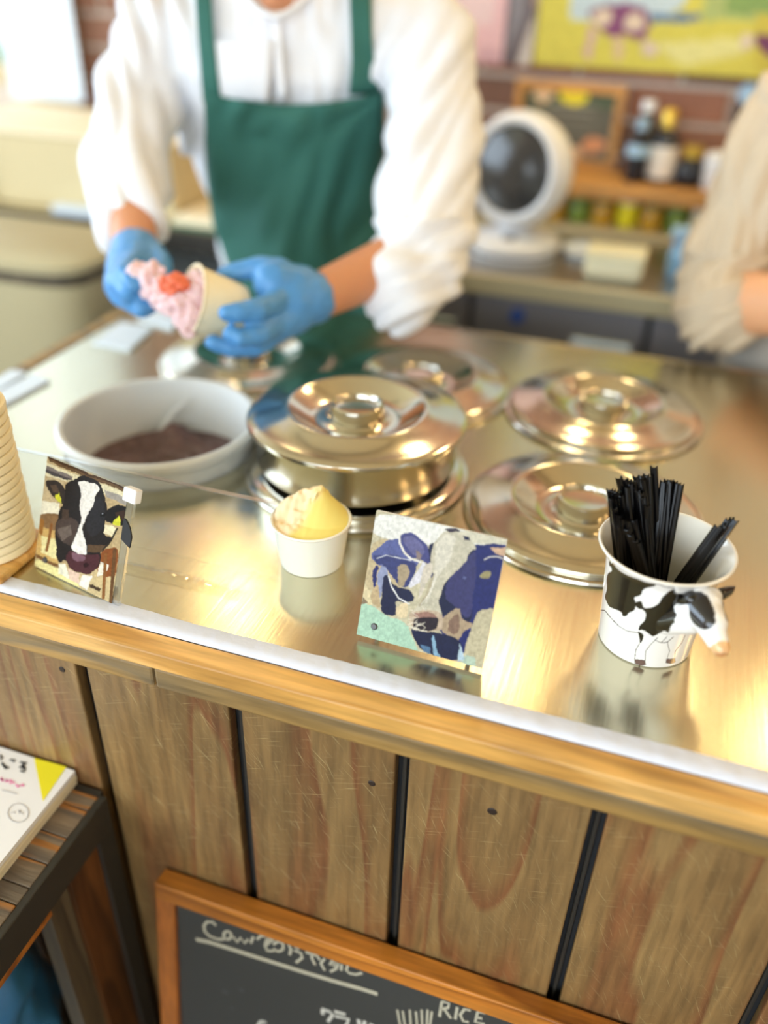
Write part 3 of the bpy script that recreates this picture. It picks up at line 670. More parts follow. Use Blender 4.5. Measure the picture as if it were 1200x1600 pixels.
L2 = [
 ('p', '#e4d9b4', [(310, 200), (960, 420), (950, 480), (310, 300)]),
 ('p', '#4c3626', [(315, 145), (950, 370), (945, 410), (330, 190)]), ('p', '#6d5236', [(330, 170), (935, 385), (935, 398), (330, 185)]),
 ('p', '#7d7370', [(315, 225), (530, 300), (520, 350), (315, 275)]), ('p', '#4f4a4c', [(315, 250), (525, 325), (520, 350), (315, 278)]),
 ('p', '#a29a90', [(770, 395), (1000, 470), (1000, 520), (780, 450)]), ('p', '#d8cca6', [(500, 330), (760, 400), (760, 420), (480, 350)]),
 ('p', '#c9b48c', [(312, 290), (480, 350), (440, 420), (400, 560), (312, 560)]),
 ('p', '#efe8cf', [(305, 500), (440, 520), (440, 620), (300, 620)]),
 ('p', '#8a6a48', [(300, 600), (460, 600), (460, 720), (400, 740), (295, 700)]), ('p', '#d3ad6a', [(295, 700), (430, 740), (465, 1000), (290, 960)]),
 ('p', '#9c6a34', [(300, 640), (330, 660), (330, 800), (300, 760)]), ('p', '#eee2a6', [(320, 780), (440, 800), (455, 960), (330, 920)]), ('l', '#8b5a30', [(392, 690), (385, 780), (370, 900)], 22),
 ('p', '#7a5532', [(290, 930), (465, 1000), (465, 1025), (290, 955)]), ('p', '#efe3a0', [(288, 960), (465, 1030), (560, 1120), (900, 1180), (890, 1280), (285, 1040)]),
 ('p', '#cfb98a', [(640, 900), (920, 860), (900, 1280), (640, 1180)]), ('p', '#8a4f28', [(780, 880), (920, 820), (910, 1060), (850, 1080), (760, 1060)]), ('p', '#efe4d0', [(790, 960), (850, 980), (830, 1060), (760, 1080)]),
 ('l', '#8a5a30', [(820, 900), (830, 1240)], 24), ('p', '#463626', [(720, 1130), (810, 1165), (805, 1195), (720, 1160)]), ('l', '#6a4a2c', [(885, 860), (888, 1270)], 26),
 # left ear
 ('p', '#37302e', [(318, 340), (370, 325), (440, 360), (480, 420), (520, 500), (470, 530), (400, 480), (340, 420)]), ('p', '#5b4a3e', [(350, 370), (400, 370), (430, 430), (380, 430)]),
 ('p', YL, [(402, 445), (418, 450), (424, 425), (434, 452), (458, 490), (460, 525), (405, 480)]),
 # head
 ('p', BK, [(470, 380), (530, 330), (590, 280), (650, 285), (740, 345), (770, 440), (800, 520), (800, 640), (800, 760), (860, 760), (840, 830), (780, 880), (790, 980), (700, 1080), (560, 1040), (520, 960), (470, 1000), (445, 900), (420, 700), (440, 560), (480, 520)]),
 ('p', '#4a3d38', [(430, 640), (560, 620), (610, 680), (560, 860), (470, 820), (430, 740)]), ('p', '#6d6058', [(440, 720), (540, 680), (560, 760), (480, 820)]),
 ('p', '#29282c', [(690, 430), (770, 470), (800, 700), (700, 780), (650, 700)]),
 ('p', '#4a3a30', [(470, 560), (520, 560), (520, 640), (460, 640)]),
 # right ear
 ('p', '#1d1b1c', [(790, 560), (850, 510), (920, 500), (1000, 545), (1035, 600), (1030, 690), (960, 650), (880, 670), (800, 640)]), ('p', '#3b2a22', [(860, 560), (930, 540), (960, 590), (900, 640)]),
 ('p', YL, [(845, 668), (855, 625), (885, 605), (892, 580), (900, 605), (912, 635), (905, 672)]),
 ('p', '#efe3bd', [(800, 660), (880, 690), (865, 760), (798, 735)]),
 # blaze
 ('p', '#f1ece4', [(557, 330), (620, 330), (660, 350), (700, 345), (740, 390), (700, 430), (690, 540), (650, 630), (630, 700), (640, 760), (670, 840), (678, 915), (620, 910), (550, 870), (590, 780), (610, 690), (618, 640), (600, 540), (600, 410)]),
 # muzzle
 ('p', '#4d2a30', [(540, 880), (620, 910), (690, 910), (780, 905), (770, 1000), (700, 1080), (600, 1050), (540, 1020), (520, 960)]), ('p', '#7c5a66', [(560, 890), (670, 920), (670, 960), (600, 970), (560, 940)]), ('e', '#2a1418', (680, 990, 26, 18, 0)),
 ('p', '#5b4632', [(680, 830), (820, 830), (800, 890), (680, 890)]),
 ('e', '#111111', (772, 590, 22, 16, 0)), ('e', '#9fa6b0', (768, 588, 6, 5, 0)),
 # fore leg, straw
 ('p', '#f0ead2', [(470, 1000), (520, 1000), (560, 1110), (470, 1080)]), ('p', '#efe9dd', [(660, 1080), (730, 1080), (700, 1190), (640, 1160)]), ('p', '#e9c9b4', [(540, 1030), (640, 1070), (640, 1150), (560, 1110)]),
 ('l', '#2a241e', [(890, 690), (850, 790), (800, 860)], 14), ('l', '#b9a070', [(870, 770), (840, 850)], 5)]
card('cow_photo_stand', 'photo of a cow with yellow ear tags propped up at the left of the counter', (-.5155, .524, T+.0015), (.105, -.024, 0), .1035, .1095, math.radians(21),
     [(318, 148), (950, 372), (897, 1280), (285, 1030)], '#bfa77c', L2, extra=.0075, jit=8, js=.014, grain=.15, n=260, soft=1, gain=.78)
# the small white clip and the cut-out ear of that photo
cst = [o for o in col.objects if o.name.startswith('cow_photo_stand')][0]
u = Vector((.105, -.024, 0)).normalized(); bk = Vector((-u.y, u.x, 0)); up = Vector((0, 0, 1))*math.cos(math.radians(21))+bk*math.sin(math.radians(21)); nr = -u.cross(up) if u.cross(up).y > 0 else u.cross(up)
bl = Vector((-.5155, .524, T+.0015)); c = bl+u*.1095+up*.1055
b = bx(-.0075, .0075, -.004, .005, -.0065, .0065, .0015); m4 = Matrix((u.to_4d(), nr.to_4d(), up.to_4d(), (0, 0, 0, 1))).transposed(); m4[3] = (0, 0, 0, 1)
m4 = Matrix(((u.x, nr.x, up.x, c.x), (u.y, nr.y, up.y, c.y), (u.z, nr.z, up.z, c.z), (0, 0, 0, 1))); b.transform(m4); obj('corner_clip', b, 'whitep', cst, label='small white plastic clip at the top right corner')
b = B(); P = [(.1036, .082), (.106, .0815), (.112, .076), (.1155, .068), (.115, .058), (.110, .060), (.1036, .063)]
f = [bl+u*x+up*z+nr*.0008 for x, z in P]; vs = [b.verts.new(p) for p in f]; vb = [b.verts.new(p-nr*.0016) for p in f]; b.faces.new(vs); b.faces.new(vb)
for i in range(len(f)): b.faces.new((vs[i], vb[i], vb[(i+1) % len(f)], vs[(i+1) % len(f)]))
obj('printed_ear', b, 'black', cst, label='black ear cut out past the edge of the print')

# ================================================================== cow mug
MX, MY = .0475, .626
mg = thing('cow_mug', 'white ceramic mug with a moulded cow head, full of black stirrers', 'mug', (MX, MY, T))
def mug_r(z): return .0402+.0065*(z/.085)**1.2 if z < .085 else .0467+.0078*((z-.085)/.015)**1.3
def crop(p):   # print guide: sheet coordinates of the painted decoration
    x, y = px(p); return (x-880)*4, (y-720)*4
MB, ML = '#0b0908', '#3c2c2e'
MUG = [
 ('p', MB, [(285, 620), (300, 625), (340, 680), (400, 715), (470, 740), (520, 760), (590, 770), (570, 785), (500, 800), (490, 840), (440, 855), (455, 880), (450, 935), (410, 950), (395, 972), (370, 972), (365, 945), (330, 930), (290, 915), (275, 890), (258, 850), (275, 800), (270, 740), (280, 700), (305, 690), (300, 665), (285, 655)]),
 ('l', ML, [(590, 770), (640, 790), (700, 798)], 4),
 ('p', MB, [(700, 798), (705, 830), (800, 830), (800, 890), (700, 900), (690, 920), (705, 960), (690, 990), (690, 1015), (670, 1030), (660, 1075), (630, 1060), (600, 1080), (560, 1100), (540, 1085), (500, 1055), (468, 1060), (475, 1030), (510, 1000), (520, 960), (500, 930), (470, 925), (450, 905), (455, 880), (490, 875), (505, 925), (560, 915), (600, 890), (620, 850), (660, 815)]),
 ('l', ML, [(215, 930), (260, 935), (300, 985), (350, 1035), (400, 1065), (468, 1073)], 4.5),
 ('p', MB, [(465, 1062), (505, 1085), (498, 1120), (480, 1145), (475, 1100)]),
 ('l', ML, [(478, 1140), (455, 1180), (446, 1240)], 4), ('l', ML, [(590, 1105), (545, 1150), (515, 1190), (512, 1245)], 4),
 ('l', ML, [(575, 1120), (610, 1138), (650, 1135), (690, 1100)], 4), ('l', ML, [(612, 1136), (640, 1110), (650, 1095)], 3.5), ('l', ML, [(650, 1135), (665, 1190), (650, 1235)], 4), ('l', ML, [(765, 1085), (740, 1140), (700, 1190), (695, 1240)], 4),
 ('p', '#6b5350', [(446, 1240), (512, 1248), (515, 1275), (480, 1278), (448, 1265)]), ('p', '#6b5350', [(645, 1240), (698, 1236), (700, 1258), (675, 1268), (642, 1262)]),
 ('l', ML, [(446, 1240), (512, 1248), (515, 1275), (480, 1278), (448, 1265), (446, 1240)], 3), ('l', ML, [(645, 1240), (698, 1236), (700, 1258), (675, 1268), (642, 1262), (645, 1240)], 3),
 ('e', '#3c2a20', (242, 752, 10, 34, 5)), ('e', '#b09060', (236, 752, 4, 22, 5)), ('e', '#4a3030', (212, 1012, 7, 24, 0)), ('l', ML, [(225, 840), (222, 880)], 4), ('l', ML, [(225, 940), (222, 1000)], 4)]
na, nz = 620, 150
ang = np.linspace(0, 2*PI, na, endpoint=False); zs = np.linspace(.0012, .0985, nz)
P = np.array([[(MX+mug_r(z)*math.cos(a), MY+mug_r(z)*math.sin(a), T+z) for a in ang] for z in zs])
XY = np.array([crop(p) for p in P.reshape(-1, 3)]).reshape(nz, na, 2)
cdir = np.array([CP.x-MX, CP.y-MY]); cdir /= np.linalg.norm(cdir); front = (np.cos(ang)*cdir[0]+np.sin(ang)*cdir[1]) > .02
C = paint(XY[..., 0], XY[..., 1], '#f3f2f0', MUG)
C[:, ~front] = rgb('#f3f2f0')
# two plain patches continue the coat round the back
A2, Z2 = np.meshgrid(ang, zs); kb = (((A2-2.3)/.35)**2+((Z2-.06)/.02)**2 < 1+.8*np.sin(A2*9)*np.sin(Z2*200)) | (((A2-1.2)/.3)**2+((Z2-.045)/.018)**2 < 1+.6*np.sin(A2*11)); C[kb & ~front[None, :]] = rgb(MB)
P = P-np.array([MX, MY, T])
idx = np.arange(nz*na).reshape(nz, na); nx = np.roll(idx, -1, 1)
F = np.stack([idx[:-1], nx[:-1], nx[1:], idx[1:]], -1).reshape(-1, 4).tolist()
verts = P.reshape(-1, 3).tolist(); cols = C.reshape(-1, 3).tolist()
inner = [(.0560, .0995), (.0553, .1008), (.0538, .1008), (.0525, .0992), (.0440, .083), (.0420, .06), (.0375, .008), (.034, .0045), (0, .0042)]; prev = idx[-1].tolist()
for r_, z_ in inner:
    if r_ == 0:
        verts.append((0, 0, z_)); cols.append(rgb('#efe9dc')); c0 = len(verts)-1; F += [[prev[i], prev[(i+1) % na], c0] for i in range(na)]; break
    s0 = len(verts); verts += [(r_*math.cos(a), r_*math.sin(a), z_) for a in ang]; cols += [rgb('#f3efe4')]*na; cur = list(range(s0, s0+na))
    F += [[prev[i], prev[(i+1) % na], cur[(i+1) % na], cur[i]] for i in range(na)]; prev = cur
s0 = len(verts); verts += [(.036*math.cos(a), .036*math.sin(a), 0) for a in ang]+[(0, 0, 0)]; cols += [rgb('#e8e4da')]*(na+1)
F += [[idx[0][(i+1) % na], idx[0][i], s0+i, s0+(i+1) % na] for i in range(na)]+[[s0+(i+1) % na, s0+i, s0+na] for i in range(na)]
me = bpy.data.meshes.new('mug_body'); me.from_pydata(verts, [], F); set_paint(me, np.array(cols)); obj('mug_body', me, 'ceramic', mg, world=False, smooth='all')
# moulded head
def H(x, y, d): return Dp(880+x/4, 720+y/4, d)
b = B()
capsule(b, H(640, 985, .705), .0135, H(790, 960, .688), .0165); capsule(b, H(760, 930, .690), .0135, H(880, 905, .676), .0150)
capsule(b, H(850, 910, .678), .0165, H(930, 1010, .664), .0120); capsule(b, H(900, 980, .668), .0125, H(985, 1170, .655), .0072); capsule(b, H(880, 850, .680), .0085, H(935, 850, .676), .0075)
def hd(co, n): return 0
me = fuse(b, .0011, 8)
vs = np.array([v.co for v in me.vertices]); hx = np.array([crop(v) for v in vs]); nrm = np.array([v.normal for v in me.vertices]); vis = np.array([(Vector(n).dot(CP-Vector(v))) for n, v in zip(nrm, vs)]) > -.15
HL = [('p', MB, [(560, 900), (600, 850), (640, 820), (705, 798), (712, 830), (690, 900), (690, 920), (710, 960), (690, 990), (700, 1010), (670, 1030), (660, 1080), (630, 1060), (600, 1085), (540, 1090)]),
      ('p', MB, [(700, 838), (760, 828), (830, 840), (840, 880), (770, 905), (700, 890)]),
      ('p', '#1c1a1e', [(780, 900), (790, 850), (820, 820), (860, 815), (900, 840), (935, 900), (955, 960), (950, 1020), (920, 1050), (880, 1060), (830, 1035), (790, 980)]),
      ('p', '#22283a', [(988, 850), (1010, 860), (1060, 930), (1050, 980), (1022, 1010), (1010, 960)]), ('e', '#e9b884', (1000, 1185, 90, 62, -5)), ('e', '#d89a66', (985, 1222, 42, 14, 0)), ('l', '#7a4a34', [(950, 1200), (985, 1212), (1020, 1205)], 5)]
C = paint(hx[:, 0], hx[:, 1], '#f6f5f3', HL, jit=3, js=.03); C[~vis] = rgb('#f3f2f0')
set_paint(me, C); obj('cow_head', me, 'ceramic', mg, label='moulded white cow head with black eye patches and peach muzzle')
for nm, a, c_, r0, r1 in (('ear', (690, 862, .690), (800, 862, .672), .0042, .0068), ('ear', (985, 835, .680), (1030, 815, .684), .0052, .0042)):
    b = B(); capsule(b, H(*a), r0, H(*c_), r1, 14)
    if a[0] > 900: capsule(b, H(1030, 815, .684), .0042, H(1072, 786, .687), .0008, 14)
    else: capsule(b, H(640, 880, .7), .003, H(*a), .0045, 14)
    m2 = fuse(b, .0007, 3); set_paint(m2, np.tile(rgb(MB), (len(m2.vertices), 1))); obj(nm, m2, 'ceramic', mg, label='glossy black ear')
# stirrers: black fluted sticks with a notched end
def stick(top, bot, k, label, w=.0042):
    top, bot = Vector(top), Vector(bot); d = (top-bot).normalized(); side = d.cross(CP-top).normalized(); 
    a = random.uniform(-.5, .5); side = Matrix.Rotation(a, 3, d) @ side; nn = side.cross(d); h = w/2
    prof = [(-h, -h*.62), (-h*.45, -h*.25), (0, -h*.62), (h*.45, -h*.25), (h, -h*.62), (h, h*.5), (h*.4, h*.75), (-h*.4, h*.75), (-h, h*.5)]
    b = B(); rings = []
    L = (top-bot).length
    for q, s in ((0, .9), (.97, 1), (1, 1)):
        rings.append([b.verts.new(bot+d*(L*q+(.0016 if (q == 1 and abs(x) > h*.8) else -.0008 if q == 1 and abs(x) < h*.1 else 0))+side*x*s+nn*y*s) for x, y in prof])
    for r1, r2 in zip(rings, rings[1:]):
        for i in range(len(prof)): b.faces.new((r1[i], r2[i], r2[(i+1) % len(prof)], r1[(i+1) % len(prof)]))
    b.faces.new(rings[0]); b.faces.new(rings[-1])
    o = obj('stirrer', b, 'straw'); rebase(o, bot); tag(o, label, 'stirrer', 'black stirrers in the cow mug'); return o
random.seed(5); M0 = Vector((MX, MY, T+.006)); SB = []
def clampr(p, z, rmax):
    v = Vector((p.x-MX, p.y-MY)); 
    if v.length > rmax: v = v*rmax/v.length
    return Vector((MX+v.x, MY+v.y, T+z))
# upright bundle right of centre
for k, (x, y) in enumerate([(625, 132), (650, 125), (672, 128), (695, 132), (715, 142), (735, 150), (640, 140), (660, 142)]):
    t = Zp(880+x/4, 720+y/4, .139+.002*(k % 3)); SB.append((t, (MX+.004+.0016*k-.004, MY-.010+.002*(k % 3), T+.006), 'black stirrer in the upright bundle in the middle of the cow mug'))
# tall left bundle
for k, (x, y) in enumerate([(350, 112), (384, 118), (410, 128), (436, 132), (455, 100), (490, 95), (518, 90), (535, 100), (420, 150), (445, 165), (465, 190), (482, 205), (498, 235), (522, 285), (400, 170), (500, 120)]):
    hgt = .146-.00010*(y-90); t = Zp(880+x/4, 720+y/4, hgt); SB.append((t, (MX+random.uniform(-.006, .018), MY-.004+random.uniform(-.014, .012), T+.006), 'black stirrer in the tall fanned bundle at the left of the cow mug'))
for k, (x, y) in enumerate([(292, 182), (308, 188), (326, 195), (345, 205), (362, 220), (318, 300), (350, 345), (380, 370), (300, 240)]):
    hgt = .136-.00008*(y-180); t = Zp(880+x/4, 720+y/4, hgt); SB.append((t, (MX-.006+random.uniform(-.012, .008), MY-.004+random.uniform(-.012, .010), T+.006), 'black stirrer leaning on the far left rim of the cow mug'))
for k, (x, y) in enumerate([(405, 380), (440, 375), (420, 465), (445, 500), (468, 515), (400, 430)]):
    t = Zp(880+x/4, 720+y/4, .121-.00012*(y-375)); SB.append((t, (MX+.010+.002*k, MY-.018+.002*k, T+.008), 'shorter black stirrer with a shiny end low at the front left of the cow mug'))
for k, (x, y) in enumerate([(962, 415), (990, 418), (1015, 408), (1030, 375), (1055, 372), (1075, 372)]):
    t = Zp(880+x/4, 720+y/4, .122+.0015*(k % 3)); SB.append((t, (MX-.008+.003*k, MY-.016+.0015*k, T+.006), 'black stirrer in the bundle leaning over the right rim of the cow mug'))
t = Zp(880+566/4, 720+42/4, .152); SB.append((t, (MX+.014, MY+.006, T+.006), 'tallest black stirrer, sticking up alone above the cow mug'))
for k, (t, bt, lb) in enumerate(SB):
    stick(t, bt, k, lb, .0056 if 'tallest' in lb else .0052)
# ================================================================== lower left table, menu pad, blue bag
TX1, TY1, TZ = -.4365, .462, .675
tt = thing('side_table', 'low table with dark plank top and charcoal edge against the counter front', 'table', (-.85, .1, 0))
xs = [-.462]; yb = TY1-.004
y = yb; random.seed(12); kk = 0
while y > -.25:
    w_ = random.choice([.022, .03, .026, .018, .034]); o = obj('top_slat', bx(-1.2, TX1-.004, y-w_+.0008, y, TZ-.012, TZ-random.uniform(0, .0012), .0012), 'tabledark', tt); y -= w_
obj('top_board', bx(-1.2, TX1-.004, -.25, yb, TZ-.03, TZ-.0125), 'charcoal', tt)
obj('side_rail', bx(TX1-.004, TX1+.004, -.25, TY1, TZ-.045, TZ-.001, .0015), 'charcoal', tt); obj('rear_rail', bx(-1.2, TX1-.004, TY1-.004, TY1+.004, TZ-.045, TZ-.001), 'charcoal', tt)
obj('lower_rail', bx(TX1-.020, TX1-.004, -.25, .3655, TZ-.066, TZ-.046), 'orange', tt)
obj('leg', bx(TX1-.030, TX1+.002, TY1-.022, TY1+.001, 0, TZ-.045), 'charcoal', tt, label='charcoal rear leg against the counter')
obj('leg', bx(TX1-.016, TX1-.003, .3955, .4395, 0, TZ-.045), 'brownleg', tt, label='reddish brown leg')
obj('leg', bx(TX1-.026, TX1-.008, .366, .3945, 0, TZ-.046), 'greyleg', tt, label='greyish brown leg')
for x, yy in ((-1.19, .42), (-1.19, -.24), (TX1-.05, -.24)): obj('leg', bx(x, x+.045, yy, yy+.04, 0, TZ-.045), 'charcoal', tt)
pd = thing('menu_pad', 'pad of white printed leaflets with a yellow triangle on the dark table', 'leaflet', (-.62, .4, TZ))
for k in range(11):
    dx = random.uniform(-.0015, .0015); dy = random.uniform(-.0015, .0015)
    obj('sheet', bx(-.74, -.4695+dx-(.0012*k if k < 3 else 0), .255+dy, .4655+dy*.3, TZ+.0004+.0018*k, TZ+.0020+.0018*k), 'cream' if k < 8 else 'paper', pd)
zt = TZ+.0203
def PADZ(x, y): v = CP + ray(x, y)*((zt-CP.z)/ray(x, y).z); return (v.x, v.y, zt)
b = B(); vs = [b.verts.new(PADZ(*q)) for q in ((53, 1184), (104, 1198), (67, 1252))]; b.faces.new(vs); obj('yellow_triangle', b, 'yellow', pd)
up_ = Vector((0, 0, 1))
def pads(name, st, m, w): obj(name, stroke_mesh(B(), [[(a/6.4, 1150+c/6.4) for a, c in s] for s in st], PADZ, up_, w, .0002), m, pd)
pads('black_lettering', [[(0, 190), (20, 215), (5, 240)], [(15, 265), (40, 300), (90, 322)], [(35, 290), (60, 330)], [(100, 235), (150, 245), (130, 262)], [(200, 260), (265, 270), (215, 300)], [(240, 265), (225, 300), (190, 315)], [(235, 295), (250, 330), (240, 360), (205, 345)], [(215, 320), (245, 318)]], 'ink', .0022)
pads('pink_lettering', [[(0, 430), (40, 440)], [(10, 415), (25, 455)], [(60, 435), (85, 460)], [(95, 440), (120, 450), (100, 480)], [(125, 470), (150, 465)], [(160, 485), (185, 510), (200, 490)], [(205, 500), (225, 480), (235, 505)], [(50, 460), (75, 445)]], 'pink', .0018)
pads('grey_lettering', [[(20, 540), (170, 580)], [(110, 770), (140, 760), (150, 775)], [(180, 740), (230, 780)], [(190, 780), (200, 750)]], 'greyprint', .0012)
pads('round_stamp', [[(180+105*math.cos(a/12*2*PI), 770+95*math.sin(a/12*2*PI)) for a in range(13)]], 'greyprint', .0010)
# blue crates/bag beneath the table
bg = thing('blue_bag', 'crumpled blue plastic bag under the dark table', 'bag', (-.65, .3, 0))
b = B(); capsule(b, (-.74, .28, .155), .15, (-.60, .33, .13), .12); capsule(b, (-.75, .25, .36), .10, (-.56, .34, .36), .085); capsule(b, (-.60, .34, .34), .09, (-.545, .34, .47), .055); capsule(b, (-.8, .2, .16), .15, (-.8, .2, .3), .12)
me = fuse(b, .008, 4, lambda c, n: .02*noise.noise(c*14)+.008*noise.noise(c*35)); obj('bag_body', me, 'blue', bg)
b = B(); tube(b, [(-.60, .30, .45), (-.585, .28, .53), (-.56, .28, .56), (-.54, .31, .55), (-.54, .33, .49)], .006, 8); obj('handle', b, 'blue', bg)

# ================================================================== chalkboard in front of the counter
LB = math.radians(9)
cb = thing('chalkboard', 'wooden framed chalkboard leaning against the front of the counter, white chalk writing', 'chalkboard', (.0, .40, 0))
o3 = Yp(246, 1372, .452); O = Vector((o3.x, .4495, o3.z)); UX = Vector((1, 0, 0)); DN = Vector((0, -math.sin(LB), -math.cos(LB))); NR = Vector((0, -math.cos(LB), math.sin(LB)))
BW, BH, FW = .66, (O.z-.003)/math.cos(LB), .0225
def obox(b, u0, u1, v0, v1, n0, n1, bev=.0015):
    s = bx(u0, u1, v0, v1, n0, n1, bev); Mx = Matrix(((UX.x, DN.x, NR.x, O.x), (UX.y, DN.y, NR.y, O.y), (UX.z, DN.z, NR.z, O.z), (0, 0, 0, 1))); s.transform(Mx)
    me = bpy.data.meshes.new('t'); s.to_mesh(me); s.free(); b.from_mesh(me); bpy.data.meshes.remove(me); return b
obj('frame_rail', obox(B(), 0, BW, 0, FW, -.018, .004), 'orange', cb); obj('frame_rail', obox(B(), 0, BW, BH-FW, BH, -.018, .004), 'orange', cb)
obj('frame_stile', obox(B(), 0, FW, FW+.0003, BH-FW-.0003, -.018, .0035), 'frame_v', cb); obj('frame_stile', obox(B(), BW-FW, BW, FW+.0003, BH-FW-.0003, -.018, .0035), 'frame_v', cb)
obj('writing_surface', obox(B(), FW, BW-FW, FW, BH-FW, -.010, -.003, 0), 'board', cb)
n0 = -.0028
def CBP(x, y):
    d = ray(x, y); t = ((O+NR*n0)-CP).dot(NR)/d.dot(NR); return CP+d*t
def chalk(name, st, m, w, lab=None): obj(name, stroke_mesh(B(), [[(300+a/4, 1420+c/4) for a, c in s] for s in st], CBP, NR, w, .0003), m, cb, label=lab)
def arc(cx, cy, rx, ry, a0, a1, n=10): return [(cx+rx*math.cos(math.radians(a0+(a1-a0)*i/n)), cy+ry*math.sin(math.radians(a0+(a1-a0)*i/n))) for i in range(n+1)]
chalk('chalk_heading', [[(150, 105), (130, 82), (95, 80), (75, 105), (80, 140), (110, 170), (160, 190), (200, 190)], arc(222, 165, 24, 26, 0, 360), [(258, 172), (282, 208), (303, 180), (330, 214), (350, 190), (368, 214), (384, 172)],
 [(405, 190), (430, 170), (470, 170), (500, 185)], [(460, 190), (500, 195), (455, 235), (470, 262), (510, 262)], arc(488, 225, 30, 38, 90, 320), arc(540, 235, 32, 30, 200, 520), [(560, 205), (600, 215), (620, 255), (610, 288)], [(575, 245), (560, 260)], [(640, 260), (680, 275), (690, 305), (650, 335)], [(640, 235), (670, 250)],
 [(710, 270), (790, 295)], [(745, 262), (750, 310), (770, 350)], [(775, 285), (800, 320)], [(830, 310), (805, 340), (830, 385)], [(880, 320), (862, 350)], [(870, 330), (915, 345), (900, 375), (865, 392)], [(880, 350), (900, 358)], [(935, 345), (932, 385)], [(975, 345), (965, 385), (985, 402), (1025, 410), (1065, 400)]], 'chalk', .0030, 'chalk heading beginning with the word Cow')
chalk('chalk_underline', [[(25, 190), (110, 208), (300, 268), (500, 332), (700, 395), (900, 455), (1060, 500), (1160, 532)]], 'chalk', .0050)
chalk('chalk_notes', [[(810, 625), (850, 640)], [(815, 630), (818, 660)], [(850, 635), (880, 660), (850, 705)], [(890, 640), (960, 660)], [(895, 670), (980, 690), (960, 740), (900, 780)], [(1040, 690), (1050, 740)], [(1080, 700), (1070, 760)], [(1110, 720), (1160, 745)]], 'chalkw', .0036, 'white chalk writing below the heading')
chalk('chalk_letter', [arc(440, 715, 18, 10, 150, 360), [(420, 720), (400, 760), (430, 800)]], 'chalkw', .0036)
def P2(x, y): return ((230+x*.5583-300)*4, (1340+y*.558-1420)*4)
chalk('chalk_rice', [[P2(*q) for q in s] for s in [[(825, 402), (818, 445)], [(825, 402), (845, 408), (842, 420), (822, 424)], [(832, 424), (850, 450)], [(868, 418), (862, 452)], [(905, 428), (888, 424), (876, 440), (885, 458), (900, 460)], [(945, 435), (925, 432), (918, 460), (945, 466)], [(920, 447), (938, 450)]]], 'chalk', .0030, 'chalk word RICE')
chalk('chalk_grass', [[P2(*q) for q in s] for s in [[(700, 425), (708, 470)], [(715, 428), (722, 475)], [(735, 425), (738, 475)], [(752, 430), (756, 475)], [(768, 425), (770, 478)], [(785, 425), (782, 478)], [(797, 430), (790, 480)], [(700, 470), (740, 490)]]], 'chalk', .0022)
b = B()
for q in ((205, 520, 24), (310, 508, 20), (250, 620, 14)): 
    c = CBP(300+q[0]/4, 1420+q[1]/4); r = q[2]/4/1300; vs = [b.verts.new(c+UX*r*math.cos(a)+DN*r*.7*math.sin(a)) for a in [k*PI/6 for k in range(12)]]; b.faces.new(vs)
obj('chalk_smudge', b, mat('chalk_faint', '#4c4e4e', .9), cb)

# ================================================================== left edge signs on the counter
def sign(name, pts, h, label, hh=.004):
    P = [Zp(x, y, h) for x, y in pts]; b = B(); a = [b.verts.new(p) for p in P]; c = [b.verts.new(p-Vector((0, 0, hh))) for p in P]
    b.faces.new(a); b.faces.new(c); [b.faces.new((a[i], c[i], c[(i+1) % 4], a[(i+1) % 4])) for i in range(4)]
    o = obj(name, b, 'pale'); ce = sum(P, Vector())/4; rebase(o, (ce.x, ce.y, ce.z-hh)); tag(o, label, 'card', 'white cards by the left end of the counter'); return o
sign('price_card', [(144, 535), (190, 503), (238, 512), (202, 545)], .0045, 'white card lying at the back left corner of the counter')
sign('price_card', [(-40, 632), (52, 583), (77, 593), (-20, 645)], .0045, 'long white card on the left edge of the counter, nearer the cups')
sign('price_card', [(-40, 610), (18, 577), (40, 581), (-25, 622)], .0045, 'white card at the extreme left edge, just behind the long one')
sign('price_card', [(214, 497), (232, 483), (285, 490), (268, 512)], .0045, 'white card behind the gloved left hand, by the spatula')

# ================================================================== back counter and everything on it
bc = thing('back_counter', 'long stainless back counter with dark drawer fronts', 'counter', (.2, 1.85, 0))
obj('worktop', bx(-.72, 1.6, 1.60, WY-.012, .865, .9, .004), 'dullsteel', bc); obj('front_edge', bx(-.72, 1.6, 1.588, 1.6, .862, .9005, .003), 'softgold', bc)  # steel front edge: its bright gold look put into the colour, not reflected
obj('body', bx(-.70, 1.6, 1.634, WY-.012, .05, .865), 'darkint', bc)
xx = -.68
while xx < 1.5:
    p = obj('drawer', bx(xx, xx+.33, 1.606, 1.632, .66, .856, .003), 'cabinet', bc)
    b = tube(B(), [(xx+.20, 1.592, .795), (xx+.31, 1.592, .795)], .010, 10); obj('handle', b, 'lightm', p)
    obj('knob', lathe(B(), [(0, .014), (.013, .012), (.015, 0), (0, 0)], 16), ('knob' if abs(xx-(-.34)) < .02 else 'teal'), p, world=False).matrix_local = Matrix.Translation((xx+.09, 1.606, .825)) @ Matrix.Rotation(math.radians(90), 4, 'X')
    d = obj('door', bx(xx, xx+.33, 1.606, 1.632, .08, .652, .003), 'cabinet', bc)
    obj('handle', tube(B(), [(xx+.29, 1.605, .5), (xx+.29, 1.605, .62)], .008, 10), 'lightm', d); xx += .34
b2 = thing('side_counter', 'pale counter with a dark front edge at the back left', 'counter', (-1.6, 1.8, 0))
